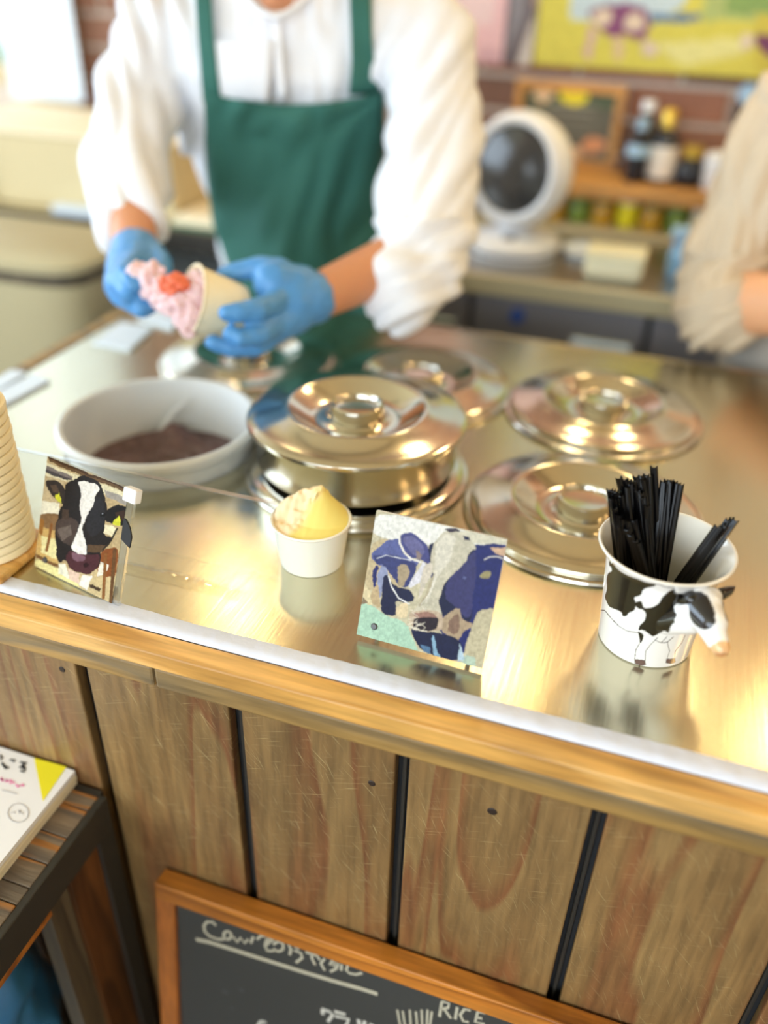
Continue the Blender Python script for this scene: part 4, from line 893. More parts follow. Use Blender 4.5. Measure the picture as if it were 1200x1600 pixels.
obj('worktop', bx(-2.9, -.73, 1.62, WY-.012, .862, .9), 'boxb', b2); obj('front_edge', bx(-2.9, -.73, 1.60, 1.62, .862, .903), 'charcoal', b2); obj('shelf', bx(-2.9, -.73, 1.66, 2.0, .74, .76), 'pale', b2); obj('body', bx(-2.9, -.73, 1.95, WY-.012, .02, .74), 'darkint', b2)
for x in (-2.85, -1.6, -.76): obj('support', bx(x, x+.03, 1.66, 1.95, 0, .862), 'darkint', b2)
# circulator fan
fx, fy = -.300, 1.76
fn = thing('circulator_fan', 'round white desk fan with a smoky front on the back counter', 'fan', (fx, fy, T))
obj('base', lathe(B(), [(0, 0), (.088, 0), (.092, .006), (.092, .010), (.090, .012), (.093, .016), (.094, .026), (.086, .036), (.05, .044), (.03, .052), (0, .052)], 64), 'whitep', fn, world=False, smooth=True)
obj('base_gap', lathe(B(), [(.0925, .0095), (.0936, .011), (.0925, .0135)], 64), 'black', fn, world=False)
obj('dial', lathe(B(), [(0, .056), (.012, .055), (.014, .046), (0, .046)], 24, (0, -.055, -.008)), 'cabinet', fn, world=False)
aim = Vector((-.36, -1, .12)).normalized(); rot = aim.to_track_quat('Z', 'Y').to_matrix().to_4x4(); hc = Vector((0, -.0, .160))
b = lathe(B(), [(0, -.085), (.04, -.080), (.075, -.06), (.098, -.03), (.106, .0), (.104, .025), (.097, .038), (.090, .042), (.083, .040), (.080, .034), (.080, .01), (0, .01)], 64); b.transform(Matrix.Translation(hc) @ rot); obj('shell', b, 'whitep', fn, world=False, smooth=True)
b = lathe(B(), [(.080, .034), (.05, .046), (.02, .050), (0, .051), (0, .045), (.02, .044), (.05, .040), (.079, .029)], 48); b.transform(Matrix.Translation(hc) @ rot); obj('grille', b, 'smoke', fn, world=False, smooth=True)
b = B(); capsule(b, (0, .0, .04), .030, (0, .01, .09), .034); obj('neck', b, 'whitep', fn, world=False, smooth='all')
# butter tub, bottles, jars, sprayer
o = obj('food_tub', bx(-.143, -.034, 1.635, 1.72, T+.0008, T+.046, .014), 'butter', smooth='all'); 
tbx = o; rebase(o, (-.09, 1.68, T)); tag(o, 'rounded cream plastic tub on the edge of the back counter', 'tub')
lidm = obj('lid', bx(-.144, -.033, 1.634, 1.721, T+.043, T+.053, .005), 'butter', tbx)
sh = thing('wall_shelf', 'honey coloured wooden shelf on the brick wall', 'shelf', (-.1, 2.0, T+.10))
obj('shelf_board', bx(-.62, .62, 1.935, WY-.012, T+.082, T+.112, .003), 'lightwood', sh)
for x in (-.55, .085, .55): obj('bracket', bx(x, x+.025, 1.95, WY-.012, T+.0, T+.0815), 'brownleg', sh)
lg = thing('counter_riser', 'low pale ledge under the wooden shelf', 'ledge', (-.1, 2.0, T))
obj('ledge_board', bx(-.6, .5, 1.955, WY-.013, T+.0005, T+.016, .002), 'boxb', lg)
random.seed(21)
def bottle(x, y, z, prof, m, label, cat='bottle', capm=None, lab=None, capp=None, group='bottles on the wooden shelf', name='bottle', labm='label'):
    t = thing(name, label, cat, (x, y, z), group)
    obj('body', lathe(B(), prof, 40), m, t, world=False, smooth=True)
    if lab: obj('label', lathe(B(), [(lab[2]+.0006, lab[0]), (lab[2]+.0006, lab[1])], 40), labm, t, world=False, smooth='all')
    if capp: obj('cap', lathe(B(), capp, 32), capm, t, world=False, smooth=True)
    if group == 'bottles on the wooden shelf' and cat == 'bottle': t.scale = (.84, .84, .70)
    return t
SZ = T+.1125
bottle(-.098, 2.0, SZ, [(0, 0), (.026, 0), (.028, .005), (.028, .10), (.024, .118), (.012, .135), (.011, .165), (0, .165)], 'glassd', 'slim dark glass bottle with pale blue cap and label on the shelf', capm='bluel', lab=(.075, .105, .028), capp=[(.0115, .145), (.013, .147), (.013, .175), (0, .176)], labm='bluel')
bottle(-.048, 2.02, SZ, [(0, 0), (.034, 0), (.036, .006), (.036, .115), (.030, .135), (.014, .150), (.013, .18), (0, .18)], 'glassd', 'dark bottle with a large white label and a gold cap on the shelf', capm='gold', lab=(.015, .105, .036), capp=[(.0135, .150), (.017, .152), (.018, .195), (.012, .205), (0, .206)])
bottle(.012, 2.01, SZ, [(0, 0), (.026, 0), (.030, .006), (.030, .035), (.022, .05), (.012, .056), (0, .058)], 'glassd', 'small squat dark jar with a gold lid on the shelf', 'jar', capm='gold', capp=[(.016, .055), (.019, .057), (.019, .078), (0, .08)])
bottle(.070, 2.0, SZ, [(0, 0), (.028, 0), (.031, .004), (.033, .066), (.031, .0685), (.029, .066), (.027, .006), (0, .006)], 'whitep', 'plain white cup at the right end of the shelf', 'cup', name='white_cup')
bottle(-.095, 2.06, SZ, [(0, 0), (.030, 0), (.030, .15), (.014, .175), (.013, .2), (0, .2)], 'smoke', 'grey glass bottle behind the slim dark bottle', capm='whitep', capp=[(.014, .185), (.017, .187), (.017, .215), (0, .216)])
cols_ = ['amber', 'greenj', 'amber', 'yellow', 'amber', 'greenj', 'butter', 'greenj']
for k in range(8):
    bottle(-.255+.052*k, 2.0+.01*(k % 2), T+.0165, [(0, 0), (.021, 0), (.023, .004), (.023, .042), (.019, .049), (0, .05)], cols_[k], ('amber', 'green', 'amber', 'bright yellow', 'amber', 'green', 'cream', 'green')[k]+' filled glass jar under the shelf, %s from the left' % ('first', 'second', 'third', 'fourth', 'fifth', 'sixth', 'seventh', 'eighth')[k], 'jar', capm='green' if k % 3 else 'whitep', capp=[(.020, .0485), (.0215, .050), (.0215, .058), (0, .059)], group='jars under the wooden shelf', name='glass_jar')
sp = thing('spray_bottle', 'pale blue spray bottle standing on the back counter by the beige sleeve', 'bottle', (.030, 1.73, T))
obj('body', lathe(B(), [(0, 0), (.024, 0), (.027, .004), (.027, .045), (.018, .062), (.011, .068), (0, .069)], 32), 'blueglass', sp, world=False, smooth=True)
b = bx(-.028, .012, -.009, .009, .0695, .094, .004); obj('spray_head', b, 'bluel', sp, world=False); obj('trigger', bx(-.022, -.017, -.004, .004, .045, .069), 'knob', sp, world=False)
dish = obj('shallow_dish', lathe(B(), [(0, .003), (.03, .003), (.034, 0), (.04, .002), (.046, .014), (.044, .015), (.038, .005), (0, .0045)], 40), 'pale', smooth=True); dish.location = (-.16, 1.80, T); tag(dish, 'shallow pale dish between the fan and the cream tub', 'dish')
# framed board leaning on the wall
fb_ = thing('framed_sign', 'small wooden framed blackboard with yellow and peach circles on the shelf', 'sign', (-.27, 2.06, SZ))
u0, u1, z0_, z1_ = -.385, -.148, SZ+.0005, SZ+.172
for a in ((u0, u1, z1_-.018, z1_), (u0, u1, z0_, z0_+.018)): obj('frame_rail', bx(a[0], a[1], 2.075, 2.095, a[2], a[3], .002), 'lightwood', fb_)
for a in ((u0, u0+.018), (u1-.018, u1)): obj('frame_stile', bx(a[0], a[1], 2.075, 2.095, z0_+.0183, z1_-.0183, .002), 'lightwood', fb_)
obj('board', bx(u0+.016, u1-.016, 2.082, 2.092, z0_+.016, z1_-.016), 'board', fb_)
me = print_grid('board_print', (u0+.018, 2.0815, z1_-.018), (u1-u0-.036, 0, 0), (0, 0, -(z1_-z0_-.036)), [(290, 325), (640, 345), (590, 650), (270, 630)], '#5c5a4e',
   [('p', '#4f5a44', [(290, 325), (640, 345), (630, 420), (280, 400)]), ('e', '#f0dc28', (478, 355, 52, 48, 0)), ('e', '#e6c49a', (368, 352, 38, 34, 0)), ('e', '#c98a60', (545, 580, 42, 40, 0)),
    ('l', '#8d8a80', [(360, 430), (540, 440)], 8), ('l', '#8d8a80', [(350, 470), (560, 480)], 7), ('l', '#8d8a80', [(345, 510), (520, 520)], 7), ('l', '#a8a090', [(400, 400), (560, 405)], 6), ('l', '#c08a5a', [(300, 600), (480, 640)], 16), ('e', '#d8b088', (480, 610, 26, 22, 0))], jit=8, n=90); obj('board_print', me, 'canvas', fb_)
# wall paintings (bottom edge about level with the camera)
ZB = T+.312
def painting(name, label, x0, x1, zb, zt, corners, base, layers, **k):
    corners = [((q[0]-720)*2.5, q[1]*2.5) for q in (px((x0, WY-.0345, zt)), px((x1, WY-.0345, zt)), px((x1, WY-.0345, zb)), px((x0, WY-.0345, zb)))]
    t = thing(name, label, 'painting', ((x0+x1)/2, WY-.015, zb), 'unframed canvases on the brick wall'); obj('canvas', bx(x0, x1, WY-.034, WY-.0115, zb, zt), 'paper', t)
    me = print_grid('painted_face', (x0, WY-.0345, zt), (x1-x0, 0, 0), (0, 0, -(zt-zb)), corners, base, layers, **k); obj('painted_face', me, 'canvas', t)
painting('canvas_painting', 'pink and charcoal abstract canvas with a pale swirl, left of the meadow painting', -.62, -.362, ZB-.002, ZB+.42, [(-160, -800), (430, -800), (345, 265), (-100, 262)], '#6c6066',
   [('p', '#f2c3c8', [(-200, -900), (190, -900), (165, 250), (-120, 250)]), ('p', '#f5d5d6', [(-200, -900), (150, -900), (120, 100), (-120, 60)]), ('p', '#dcb0b8', [(60, 180), (160, 180), (160, 255), (60, 255)]), ('p', '#8c8890', [(190, -300), (280, -300), (250, 60), (180, 200)]),
    ('p', '#d9cfc8', [(330, -900), (420, -900), (400, 10), (350, 90), (310, 160), (280, 258), (225, 256), (240, 180), (280, 80), (340, -20)]), ('e', '#cfa890', (320, 10, 30, 40, 0))], jit=14, js=.01, n=90, gain=.75)
painting('canvas_painting', 'yellow meadow canvas with purple and white cows under a pale sky', -.355, .62, ZB+.002, ZB+.42, [(430, -800), (2300, -800), (2400, 330), (345, 262)], '#e3d85c',
   [('p', '#cfe2ea', [(430, -900), (960, -900), (950, 60), (440, 90), (420, 60)]), ('p', '#b9c77a', [(950, -900), (2400, -900), (2400, 80), (950, 80)]), ('p', '#8fae62', [(1060, -200), (1400, -200), (1400, 40), (1040, 60)]), ('p', '#4f79a8', [(740, 58), (940, 50), (930, 80), (750, 85)]), ('p', '#d8c850', [(1150, 60), (2400, 60), (2400, 330), (1150, 280)]),
    ('p', '#f0ea9a', [(760, 170), (1100, 150), (1100, 220), (860, 260)]), ('p', '#8c4a7a', [(505, 30), (560, 15), (640, 20), (720, 25), (745, 70), (735, 140), (700, 165), (640, 140), (580, 140), (520, 100)]), ('e', '#efd9c0', (555, 72, 36, 38, 20)), ('e', '#efd9c0', (678, 88, 42, 30, 0)), ('p', '#e0b8b8', [(500, 100), (530, 130), (500, 230), (480, 220)]), ('p', '#e6c8a0', [(600, 140), (640, 145), (625, 240), (600, 240)]),
    ('e', '#e8d2c4', (735, 190, 34, 30, 0)), ('p', '#7c3f6a', [(1135, 130), (1210, 140), (1330, 120), (1330, 220), (1200, 225), (1160, 190)]), ('e', '#ead8c8', (1118, 165, 26, 34, 0)), ('p', '#7c3f6a', [(1500, 0), (1640, 10), (1650, 110), (1520, 110)]), ('e', '#ead8c8', (1560, 60, 30, 30, 0))], jit=10, js=.02, n=220, grain=.12, gain=.72)
# small blue-white dish/lamp hung near the right edge
o = obj('wall_ornament', lathe(B(), [(0, .012), (.018, .010), (.022, .002), (.022, 0), (0, 0)], 32), 'bluel', smooth=True); o.matrix_world = Matrix.Translation((.098, 2.1105, T+.282)) @ Matrix.Rotation(math.radians(90), 4, 'X'); tag(o, 'small round pale blue plaque on the bricks at the right', 'plaque')
b = bx(-.02, .012, -.01, .0, -.055, -.020); b2_ = obj('hook', b, 'lampb', o, world=False); b2_.matrix_local = Matrix.Rotation(math.radians(-90), 4, 'X')
# ---- back left: boxes, papers, bin
bb = thing('storage_box', 'large beige box on the back left counter in front of the window', 'box', (-1.38, 1.79, T))
obj('carton', bx(-1.62, -1.02, 1.66, 1.98, T+.0035, T+.155, .008), 'boxb', bb); obj('pale_top', bx(-1.625, -1.015, 1.655, 1.985, T+.156, T+.162, .002), 'cream', bb)  # top panel in a paler colour than the carton sides
for k, (a, lb) in enumerate((((-1.60, -1.49, 1.645, T+.0035, T+.17), 'pale blue sheet standing in front of the beige box at the far left'),)):
    o = obj('paper_sheet', bx(a[0], a[1], a[2], a[2]+.003, a[3], a[4]), 'pale'); rebase(o, ((a[0]+a[1])/2, a[2], a[3])); tag(o, lb, 'paper')
o = obj('hanging_sheet', bx(-1.72, -1.50, 2.06, 2.066, T+.165, T+.9), 'pale'); rebase(o, (-1.6, 2.06, T+.165)); tag(o, 'pale blue sheet hanging in front of the back window', 'sheet')
ps = thing('paper_stack', 'stack of white papers with a green edge behind the forearm', 'papers', (-.9, 1.75, T)) 
for k in range(4): obj('sheet', bx(-1.02+.004*k, -.74+.003*(k % 2), 1.63+.004*k, 1.86, T+.0035+.006*k, T+.009+.006*k), 'green' if k == 0 else 'cream', ps)
o = obj('paper_pile', bx(-1.31, -1.05, 1.625, 1.652, T+.0035, T+.02), 'pale'); rebase(o, (-1.2, 1.64, T+.0035)); tag(o, 'low pile of white paper in front of the beige box', 'papers')
o = obj('white_crate', bx(-.93, -.80, 1.70, 1.9, .7605, .84, .006), 'pale'); rebase(o, (-.86, 1.8, .7605)); tag(o, 'white box on the shelf beneath the back left counter', 'box')
bn = thing('beige_bin', 'large beige plastic bin with rounded rim beyond the left end of the counter', 'bin', (-1.205, 1.345, 0))
BX, BY = -1.205, 1.345; rows = [((BX, BY, 0.0), .20, .10), ((BX, BY, .890), .232, .120)]
b = B(); loft(b, rows, Vector((1, 0, 0)), Vector((0, 1, 0)), 48, 5); obj('bin_body', b, 'bin', bn, smooth=True)
b = B(); loft(b, [((BX, BY, .9155), .240, .128), ((BX, BY, .930), .241, .129), ((BX, BY, .938), .228, .115)], Vector((1, 0, 0)), Vector((0, 1, 0)), 48, 5); obj('bin_lid', b, 'bin', bn, smooth=True)
b = B(); loft(b, [((BX, BY, .8905), .226, .114), ((BX, BY, .915), .226, .114)], Vector((1, 0, 0)), Vector((0, 1, 0)), 48, 5); obj('neck_band', b, 'greyleg', bn, smooth=True)

# ================================================================== ceiling track with warm lamps
tk = thing('lamp_track', 'black ceiling track carrying the warm spot lamps', 'track', (-.1, 1.8, 2.62)); obj('rail', bx(-1.6, 1.4, 1.785, 1.815, 2.64, 2.699), 'lampb', tk)
tk2 = thing('lamp_track', 'black ceiling track at the right side of the room, carrying two warm lamps', 'track', (1.35, 1.0, 2.62)); obj('rail', bx(1.335, 1.365, -.2, 1.9, 2.64, 2.699), 'lampb', tk2)
LAMPX = [-1.02, -.232, .165, .53]
for k, (x, y_) in enumerate([(q, 1.79) for q in LAMPX]+[(1.35, .55), (1.35, 1.35)]):
    t = thing('spot_lamp', 'warm ceiling spot lamp '+('above the back counter, first from the left', 'above the back counter, second from the left', 'above the back counter, third from the left', 'above the back counter, fourth from the left', 'on the right-hand track, nearer the customers', 'on the right-hand track, nearer the brick wall')[k], 'lamp', (x, y_, 2.1), 'warm spot lamps on the tracks')
    obj('cord', tube(B(), [(0, 0, .06), (0, 0, .54)], .004, 8), 'lampb', t, world=False); obj('shade', lathe(B(), [(.02, .07), (.03, .065), (.045, .0), (.043, .0), (.028, .06), (.02, .065)], 32), 'lampb', t, world=False, smooth=True)
    b = B(); ellips(b, (0, 0, .012), ((.03, 0, 0), (0, .03, 0), (0, 0, .03))); obj('bulb', b, 'lamp', t, world=False, smooth='all')
    l = bpy.data.lights.new('lamp_light', 'POINT'); l.energy = 3 if k < 4 else 7; l.color = (1, .80, .48) if k < 4 else (1, .66, .32); l.shadow_soft_size = .05; lo = bpy.data.objects.new('lamp_light', l); col.objects.link(lo); lo.parent = t; lo.location = (0, 0, -.06)
# ================================================================== the two people
from mathutils.bvhtree import BVHTree
RT = Vector((.953, .302, 0)); FW_ = Vector((.302, -.953, 0)); UP = Vector((0, 0, 1))
def add_hand(b, wrist, knuck, chains, rp=.017):
    """palm plus fingers as one skin: chains of joints per finger"""
    for kn, ch in zip(knuck, chains): 
        capsule(b, wrist, rp, kn, rp*.68, 14, 5)
        pts = [kn]+ch; 
        for i in range(len(pts)-1):
            r0 = .0100-.0008*i; capsule(b, pts[i], r0, pts[i+1], r0-.0008, 12, 5)
def head(b, c, fwd, s=1.0):
    """skull, jaw, nose, ears; c = head centre; fwd = facing"""
    f = Vector(fwd).normalized(); r = f.cross(UP).normalized(); u = r.cross(f)
    ellips(b, c+u*.025*s-f*.01, (r*.075*s, f*.092*s, u*.088*s)); ellips(b, c-u*.045*s+f*.022*s, (r*.056*s, f*.062*s, u*.068*s))
    capsule(b, c+u*.005*s+f*.080*s, .008*s, c-u*.028*s+f*.100*s, .012*s); capsule(b, c-u*.10*s+f*.055*s, .02*s, c-u*.085*s+f*.045*s, .024*s)
    for sg in (-1, 1): ellips(b, c+r*sg*.076*s-u*.01*s-f*.01*s, (r*.008*s, f*.018*s, u*.03*s)); ellips(b, c+r*sg*.033*s+f*.060*s-u*.02*s, (r*.022*s, f*.02*s, u*.02*s))
    return f, r, u
def face_parts(t, c, f, r, u, hairm, s=1.0, long=False):
    b = B(); 
    for sg in (-1, 1): ellips(b, c+r*sg*.031*s+f*.083*s+u*.006*s, (r*.014*s, f*.006*s, u*.006*s), 12, 6)
    obj('eyes', b, 'eye', t, smooth='all')
    b = B(); ellips(b, c+f*.088*s-u*.062*s, (r*.024*s, f*.006*s, u*.007*s), 12, 6); obj('mouth', b, 'lip', t, smooth='all')
    b = B(); ellips(b, c+u*.038*s-f*.022*s, (r*.084*s, f*.098*s, u*.088*s)); ellips(b, c+u*.0*s-f*.045*s, (r*.080*s, f*.07*s, u*.09*s))
    if long: capsule(b, c-f*.07*s, .05*s, c-f*.09*s-u*.12*s, .035*s)
    me = fuse(b, .005, 2, lambda co, n: .003*noise.noise(co*60)); obj('hair', me, hairm, t)
# ---------- person one: white shirt, green apron, blue gloves
p1 = thing('person', 'person in white shirt, green apron and blue gloves leaning over the counter filling a cup', 'person', (-.60, 1.47, 0))
chest = Yp(437, 110, 1.335); waist = Yp(462, 330, 1.415); neckb = Vector((chest.x+.012, chest.y-.005, T+.455))
shL, shR = Dp(243, 60, 1.285), Dp(668, 68, 1.265)          # image left / image right
elL, wrL = Dp(198, 285, 1.225), Dp(213, 392, 1.115)
elR, wrR = Dp(672, 385, 1.19), Dp(500, 462, 1.075)
hip = Vector((waist.x+.035, waist.y+.035, .88)); hd = Vector((neckb.x+.005, neckb.y-.055, T+.655)); fdir = (FW_+Vector((-.1, 0, -.65))).normalized()
b = B()
loft(b, [(hip-UP*.06, .155, .10), (hip+UP*.03, .15, .10), (waist, .125, .09), (waist.lerp(chest, .6), .145, .1), (chest, .155, .095), (chest+UP*.06, .15, .08)], RT, -FW_, 36)
capsule(b, shL-UP*.02, .035, shR-UP*.02, .035); capsule(b, neckb-UP*.03, .058, hd-UP*.05, .05); capsule(b, neckb+FW_*.01, .062, neckb-UP*.05, .07); capsule(b, Dp(432, -40, 1.23), .045, Dp(430, -10, 1.188), .022)
capsule(b, shL, .036, elL, .036); capsule(b, elL, .0405, wrL, .0275); capsule(b, shR, .036, elR, .036); capsule(b, elR, .0420, wrR, .0290)
for sg in (-1, 1): capsule(b, hip+RT*.085*sg-UP*.05, .085, hip+RT*.095*sg-UP*.42, .056); capsule(b, hip+RT*.095*sg-UP*.42, .056, Vector((hip.x+.095*sg, hip.y+.06, .09)), .036); capsule(b, Vector((hip.x+.095*sg, hip.y+.07, .045)), .04, Vector((hip.x+.105*sg, hip.y-.09, .035)), .03)
f, r, u = head(b, hd, fdir)
obj('body', fuse(b, .006, 3), 'skin', p1, label='bare skin of neck and forearms')
face_parts(p1, hd, f, r, u, 'hair')
b = B()
for sg in (-1, 1): capsule(b, hip+RT*.085*sg-UP*.04, .10, hip+RT*.098*sg-UP*.42, .074); capsule(b, hip+RT*.098*sg-UP*.42, .074, Vector((hip.x+.095*sg, hip.y+.06, .10)), .058)
loft(b, [(hip-UP*.10, .165, .12), (hip+UP*.0, .163, .112)], RT, -FW_, 36); obj('trousers', fuse(b, .01, 3), 'trousers', p1)
for sg in (-1, 1): b = B(); capsule(b, Vector((hip.x+.095*sg, hip.y+.075, .046)), .046, Vector((hip.x+.105*sg, hip.y-.10, .036)), .036); obj('shoe', fuse(b, .008, 2), 'lampb', p1)
# shirt
b = B()
loft(b, [(hip-UP*.02, .170, .115), (waist, .142, .106), (waist.lerp(chest, .5), .158, .112), (chest, .172, .110), (chest+UP*.055, .178, .095), (chest+UP*.095, .135, .07)], RT, -FW_, 44)
capsule(b, shL+Vector((0, 0, -.005)), .068, chest+UP*.02, .09); capsule(b, shR+Vector((0, 0, -.005)), .070, chest+UP*.02, .09)
capsule(b, neckb-UP*.035, .070, shL, .062); capsule(b, neckb-UP*.035, .070, shR, .064); capsule(b, shL, .066, neckb-UP*.06, .075); capsule(b, shR, .066, neckb-UP*.06, .075)
mL = Dp(216, 165, 1.262); capsule(b, shL, .066, mL, .060); capsule(b, mL, .060, elL+Vector((0, 0, .01)), .063); capsule(b, elL, .063, Dp(196, 335, 1.175), .049)
mR = Dp(682, 210, 1.245); capsule(b, shR, .069, mR, .070); capsule(b, mR, .070, Dp(668, 330, 1.215), .071); capsule(b, Dp(668, 335, 1.212), .071, Dp(655, 420, 1.165), .062); capsule(b, Dp(655, 420, 1.165), .060, Dp(622, 452, 1.135), .053); capsule(b, Dp(655, 425, 1.16), .05, Dp(622, 492, 1.145), .026)
def folds(co, n):
    x, y = px(co); q = Vector((co.x, co.y, co.z))
    d = .006*noise.noise(q*8)+.003*noise.noise(q*22)
    # long creases: stretched noise along the sleeves and radiating from the armpits
    if x > 560:
        s = (x-560)*.8+(y-330)*.55; a = max(0, 1-abs(y-230)/260); d += .036*a*(abs(noise.noise(Vector((s/42, (x*.5-y*.8)/260, 3))))-.18)
        if y > 340: d += .026*(abs(noise.noise(Vector(((y+x*.35)/30, x/170, 8))))-.2)
    elif x < 300:
        s = x*.9-y*.25; d += .034*(abs(noise.noise(Vector((s/38, y/210, 5))))-.2)
    else: d += .006*(abs(noise.noise(Vector((x/28, y/150, 9))))-.2)
    return d
me = fuse(b, .0055, 4, folds); shirt = obj('shirt', me, 'shirt', p1)
b = B(); loft(b, [(hip-UP*.10, .178, .125), (hip-UP*.02, .174, .119), (waist, .146, .112), (waist.lerp(chest, .5), .162, .119), (chest, .176, .119), (chest+UP*.055, .182, .108), (chest+UP*.095, .139, .085)], RT, -FW_, 44)
for a_, c_ in ((neckb-UP*.035, shL), (neckb-UP*.035, shR)): capsule(b, a_, .075, c_, .072)
tor = fuse(b, .008, 6); TR = BVHTree.FromPolygons([v.co.copy() for v in tor.vertices], [list(p.vertices) for p in tor.polygons]); bpy.data.meshes.remove(tor)
b = B(); n = 40; pv = None
for k in range(n+1):      # stand collar, open at the front
    a = -PI/2+.12+(2*PI-.24)*k/n; c = neckb+UP*.005+RT*.066*math.cos(a)+(-FW_)*.066*math.sin(a)-UP*(.030 if math.sin(a) < 0 else 0)*abs(math.sin(a)); o_ = (c-neckb); o_.z = 0; o_.normalize()
    row = [b.verts.new(p) for p in (c-UP*.014+o_*.004, c+UP*.016, c+UP*.016+o_*.0022, c-UP*.014+o_*.008)]
    if pv: [b.faces.new((pv[i], row[i], row[(i+1) % 4], pv[(i+1) % 4])) for i in range(4)]
    pv = row
obj('collar', b, 'shirt', shirt, smooth='all')
obj('collar_edge', tube(B(), [Dp(368, -30, 1.20), Dp(384, -4, 1.185), Dp(404, 18, 1.175), Dp(430, 28, 1.17), Dp(456, 16, 1.175), Dp(482, -6, 1.185), Dp(502, -30, 1.20)], .0042, 10), 'shirt', shirt, smooth='all')
def on_shirt(x, y, off, fallback):
    d = ray(x, y).normalized(); h = TR.ray_cast(CP, d)
    return (h[0]-d*off, True) if h[0] is not None and (h[0]-CP).dot(CF) > 1.05 else (fallback, False)
def patch(name, rows, off, m, parent, thick=.003, nx=28, wr=None, dfront=None):
    """rows of (y, xl, xr, sag): cloth panel lying over the chest"""
    G = []; ys = np.linspace(0, len(rows)-1, nx*2)
    for q in ys:
        i = min(int(q), len(rows)-2); t = q-i; a, c = rows[i], rows[i+1]; row = []
        y, xl, xr, sg = [a[k]*(1-t)+c[k]*t for k in range(4)]
        for k in range(nx+1):
            s = k/nx; x = xl+(xr-xl)*s; yy = y+sg*(1-(2*s-1)**2)
            dd = dfront(x, yy, s) if dfront else 1.3
            p = Dp(x, yy, dd); h = on_shirt(x, yy, off, p)
            if h[1] and (h[0]-CP).dot(CF) < dd: p = h[0]
            row.append(p)
        G.append(row)
    # relax so that the cloth hangs smoothly, staying outside the shirt
    A = np.array([[list((p-CP)) for p in r_] for r_ in G]); dep = A @ np.array(CF); D0 = dep.copy()
    for it in range(14):
        s_ = dep.copy(); s_[1:-1, 1:-1] = (dep[1:-1, 1:-1]*2+dep[:-2, 1:-1]+dep[2:, 1:-1]+dep[1:-1, :-2]+dep[1:-1, 2:])/6; dep = np.minimum(s_, D0)
    b = B(); V = []
    for i, r_ in enumerate(G):
        row = []
        for k, p in enumerate(r_):
            d = dep[i, k]-(wr(i/len(G), k/nx) if wr else 0); row.append(b.verts.new(CP+(p-CP)*(d/D0[i, k])))
        V.append(row)
    fs = [b.faces.new((V[i][k], V[i+1][k], V[i+1][k+1], V[i][k+1])) for i in range(len(V)-1) for k in range(nx)]
    bmesh.ops.recalc_face_normals(b, faces=fs)
    bmesh.ops.solidify(b, geom=fs, thickness=thick if fs[0].normal.dot(CF) > 0 else -thick)
    return obj(name, b, m, parent, smooth='all')
def afront(x, y, s):
    base = np.interp(y, [100, 200, 330, 430, 520, 640], [1.222, 1.27, 1.345, 1.40, 1.40, 1.46]); return max(float(base)+.075*(2*s-1)**2, 1.312/ray(x, y).y) if y > 420 else float(base)+.075*(2*s-1)**2
def wra(v, s): return .026*noise.noise(Vector((s*3.2, v*2.6, 1)))+.026*abs(noise.noise(Vector((s*6+v*4, v*3.5-s*2, 4))))+.003
ap = patch('apron', [(143, 318, 597, 20), (165, 319, 598, 22), (215, 321, 600, 6), (290, 326, 600, 0), (350, 334, 592, 0), (400, 352, 590, 0), (440, 366, 612, 0), (500, 370, 668, 0), (560, 372, 694, 0), (640, 372, 705, 0)], .009, 'apron', p1, dfront=afront, wr=wra)
for nm, rows in (('apron_strap', [(-60, 303, 330, 0), (0, 306, 331, 0), (60, 310, 335, 0), (110, 314, 340, 0), (158, 318, 346, 0)]), ('apron_strap', [(-60, 546, 580, 0), (0, 546, 580, 0), (60, 548, 582, 0), (100, 549, 585, 0), (148, 545, 596, 0)])):
    patch(nm, rows, .007, 'apron', ap, nx=6, thick=.002, dfront=lambda x, y, s: 1.27)
pk = patch('breast_pocket', [(64, 328, 428, 0), (74, 329, 427, 0), (110, 332, 424, 0), (160, 340, 420, 0)], .004, 'shirt', shirt, nx=8, thick=.002, dfront=lambda x, y, s: 1.26)
patch('placket', [(18, 424, 438, 0), (60, 426, 440, 0), (110, 430, 444, 0), (160, 434, 448, 0)], .002, 'shirt', shirt, nx=4, thick=.001, dfront=lambda x, y, s: 1.26)
# gloves
b = B(); W = wrR
capsule(b, Dp(486, 463, 1.072), .0325, Dp(478, 466, 1.066), .0335); capsule(b, Dp(486, 466, 1.068), .033, Dp(452, 474, 1.05), .032); capsule(b, Dp(470, 450, 1.06), .028, Dp(428, 442, 1.04), .026); capsule(b, Dp(460, 490, 1.055), .026, Dp(432, 506, 1.035), .022)
def fing(b, pts, r0, r1):
    P = [Dp(*q) for q in pts]
    for i in range(len(P)-1): a = r0+(r1-r0)*i/(len(P)-1); c = r0+(r1-r0)*(i+1)/(len(P)-1); capsule(b, P[i], a, P[i+1], c, 14, 5)
fing(b, [(440, 424, 1.045), (404, 418, 1.045), (372, 424, 1.045), (350, 428, 1.05)], .0165, .0095)      # thumb across the top
fing(b, [(440, 470, 1.03), (402, 484, .99), (372, 488, .978), (354, 489, .975)], .0150, .0098)            # index over the side
fing(b, [(440, 500, 1.035), (408, 522, 1.0), (376, 528, .985), (360, 522, .985)], .0145, .0095)           # middle
fing(b, [(438, 515, 1.04), (400, 541, 1.02), (360, 543, 1.01), (332, 535, 1.005)], .0145, .0095)          # ring under the cup
fing(b, [(440, 505, 1.06), (410, 512, 1.07), (385, 502, 1.075), (372, 492, 1.075)], .0130, .0085)         # little finger behind
obj('glove', fuse(b, .0028, 3, lambda c, n: .0012*noise.noise(c*90)), 'glove', p1, label='blue gloved hand gripping the cup')
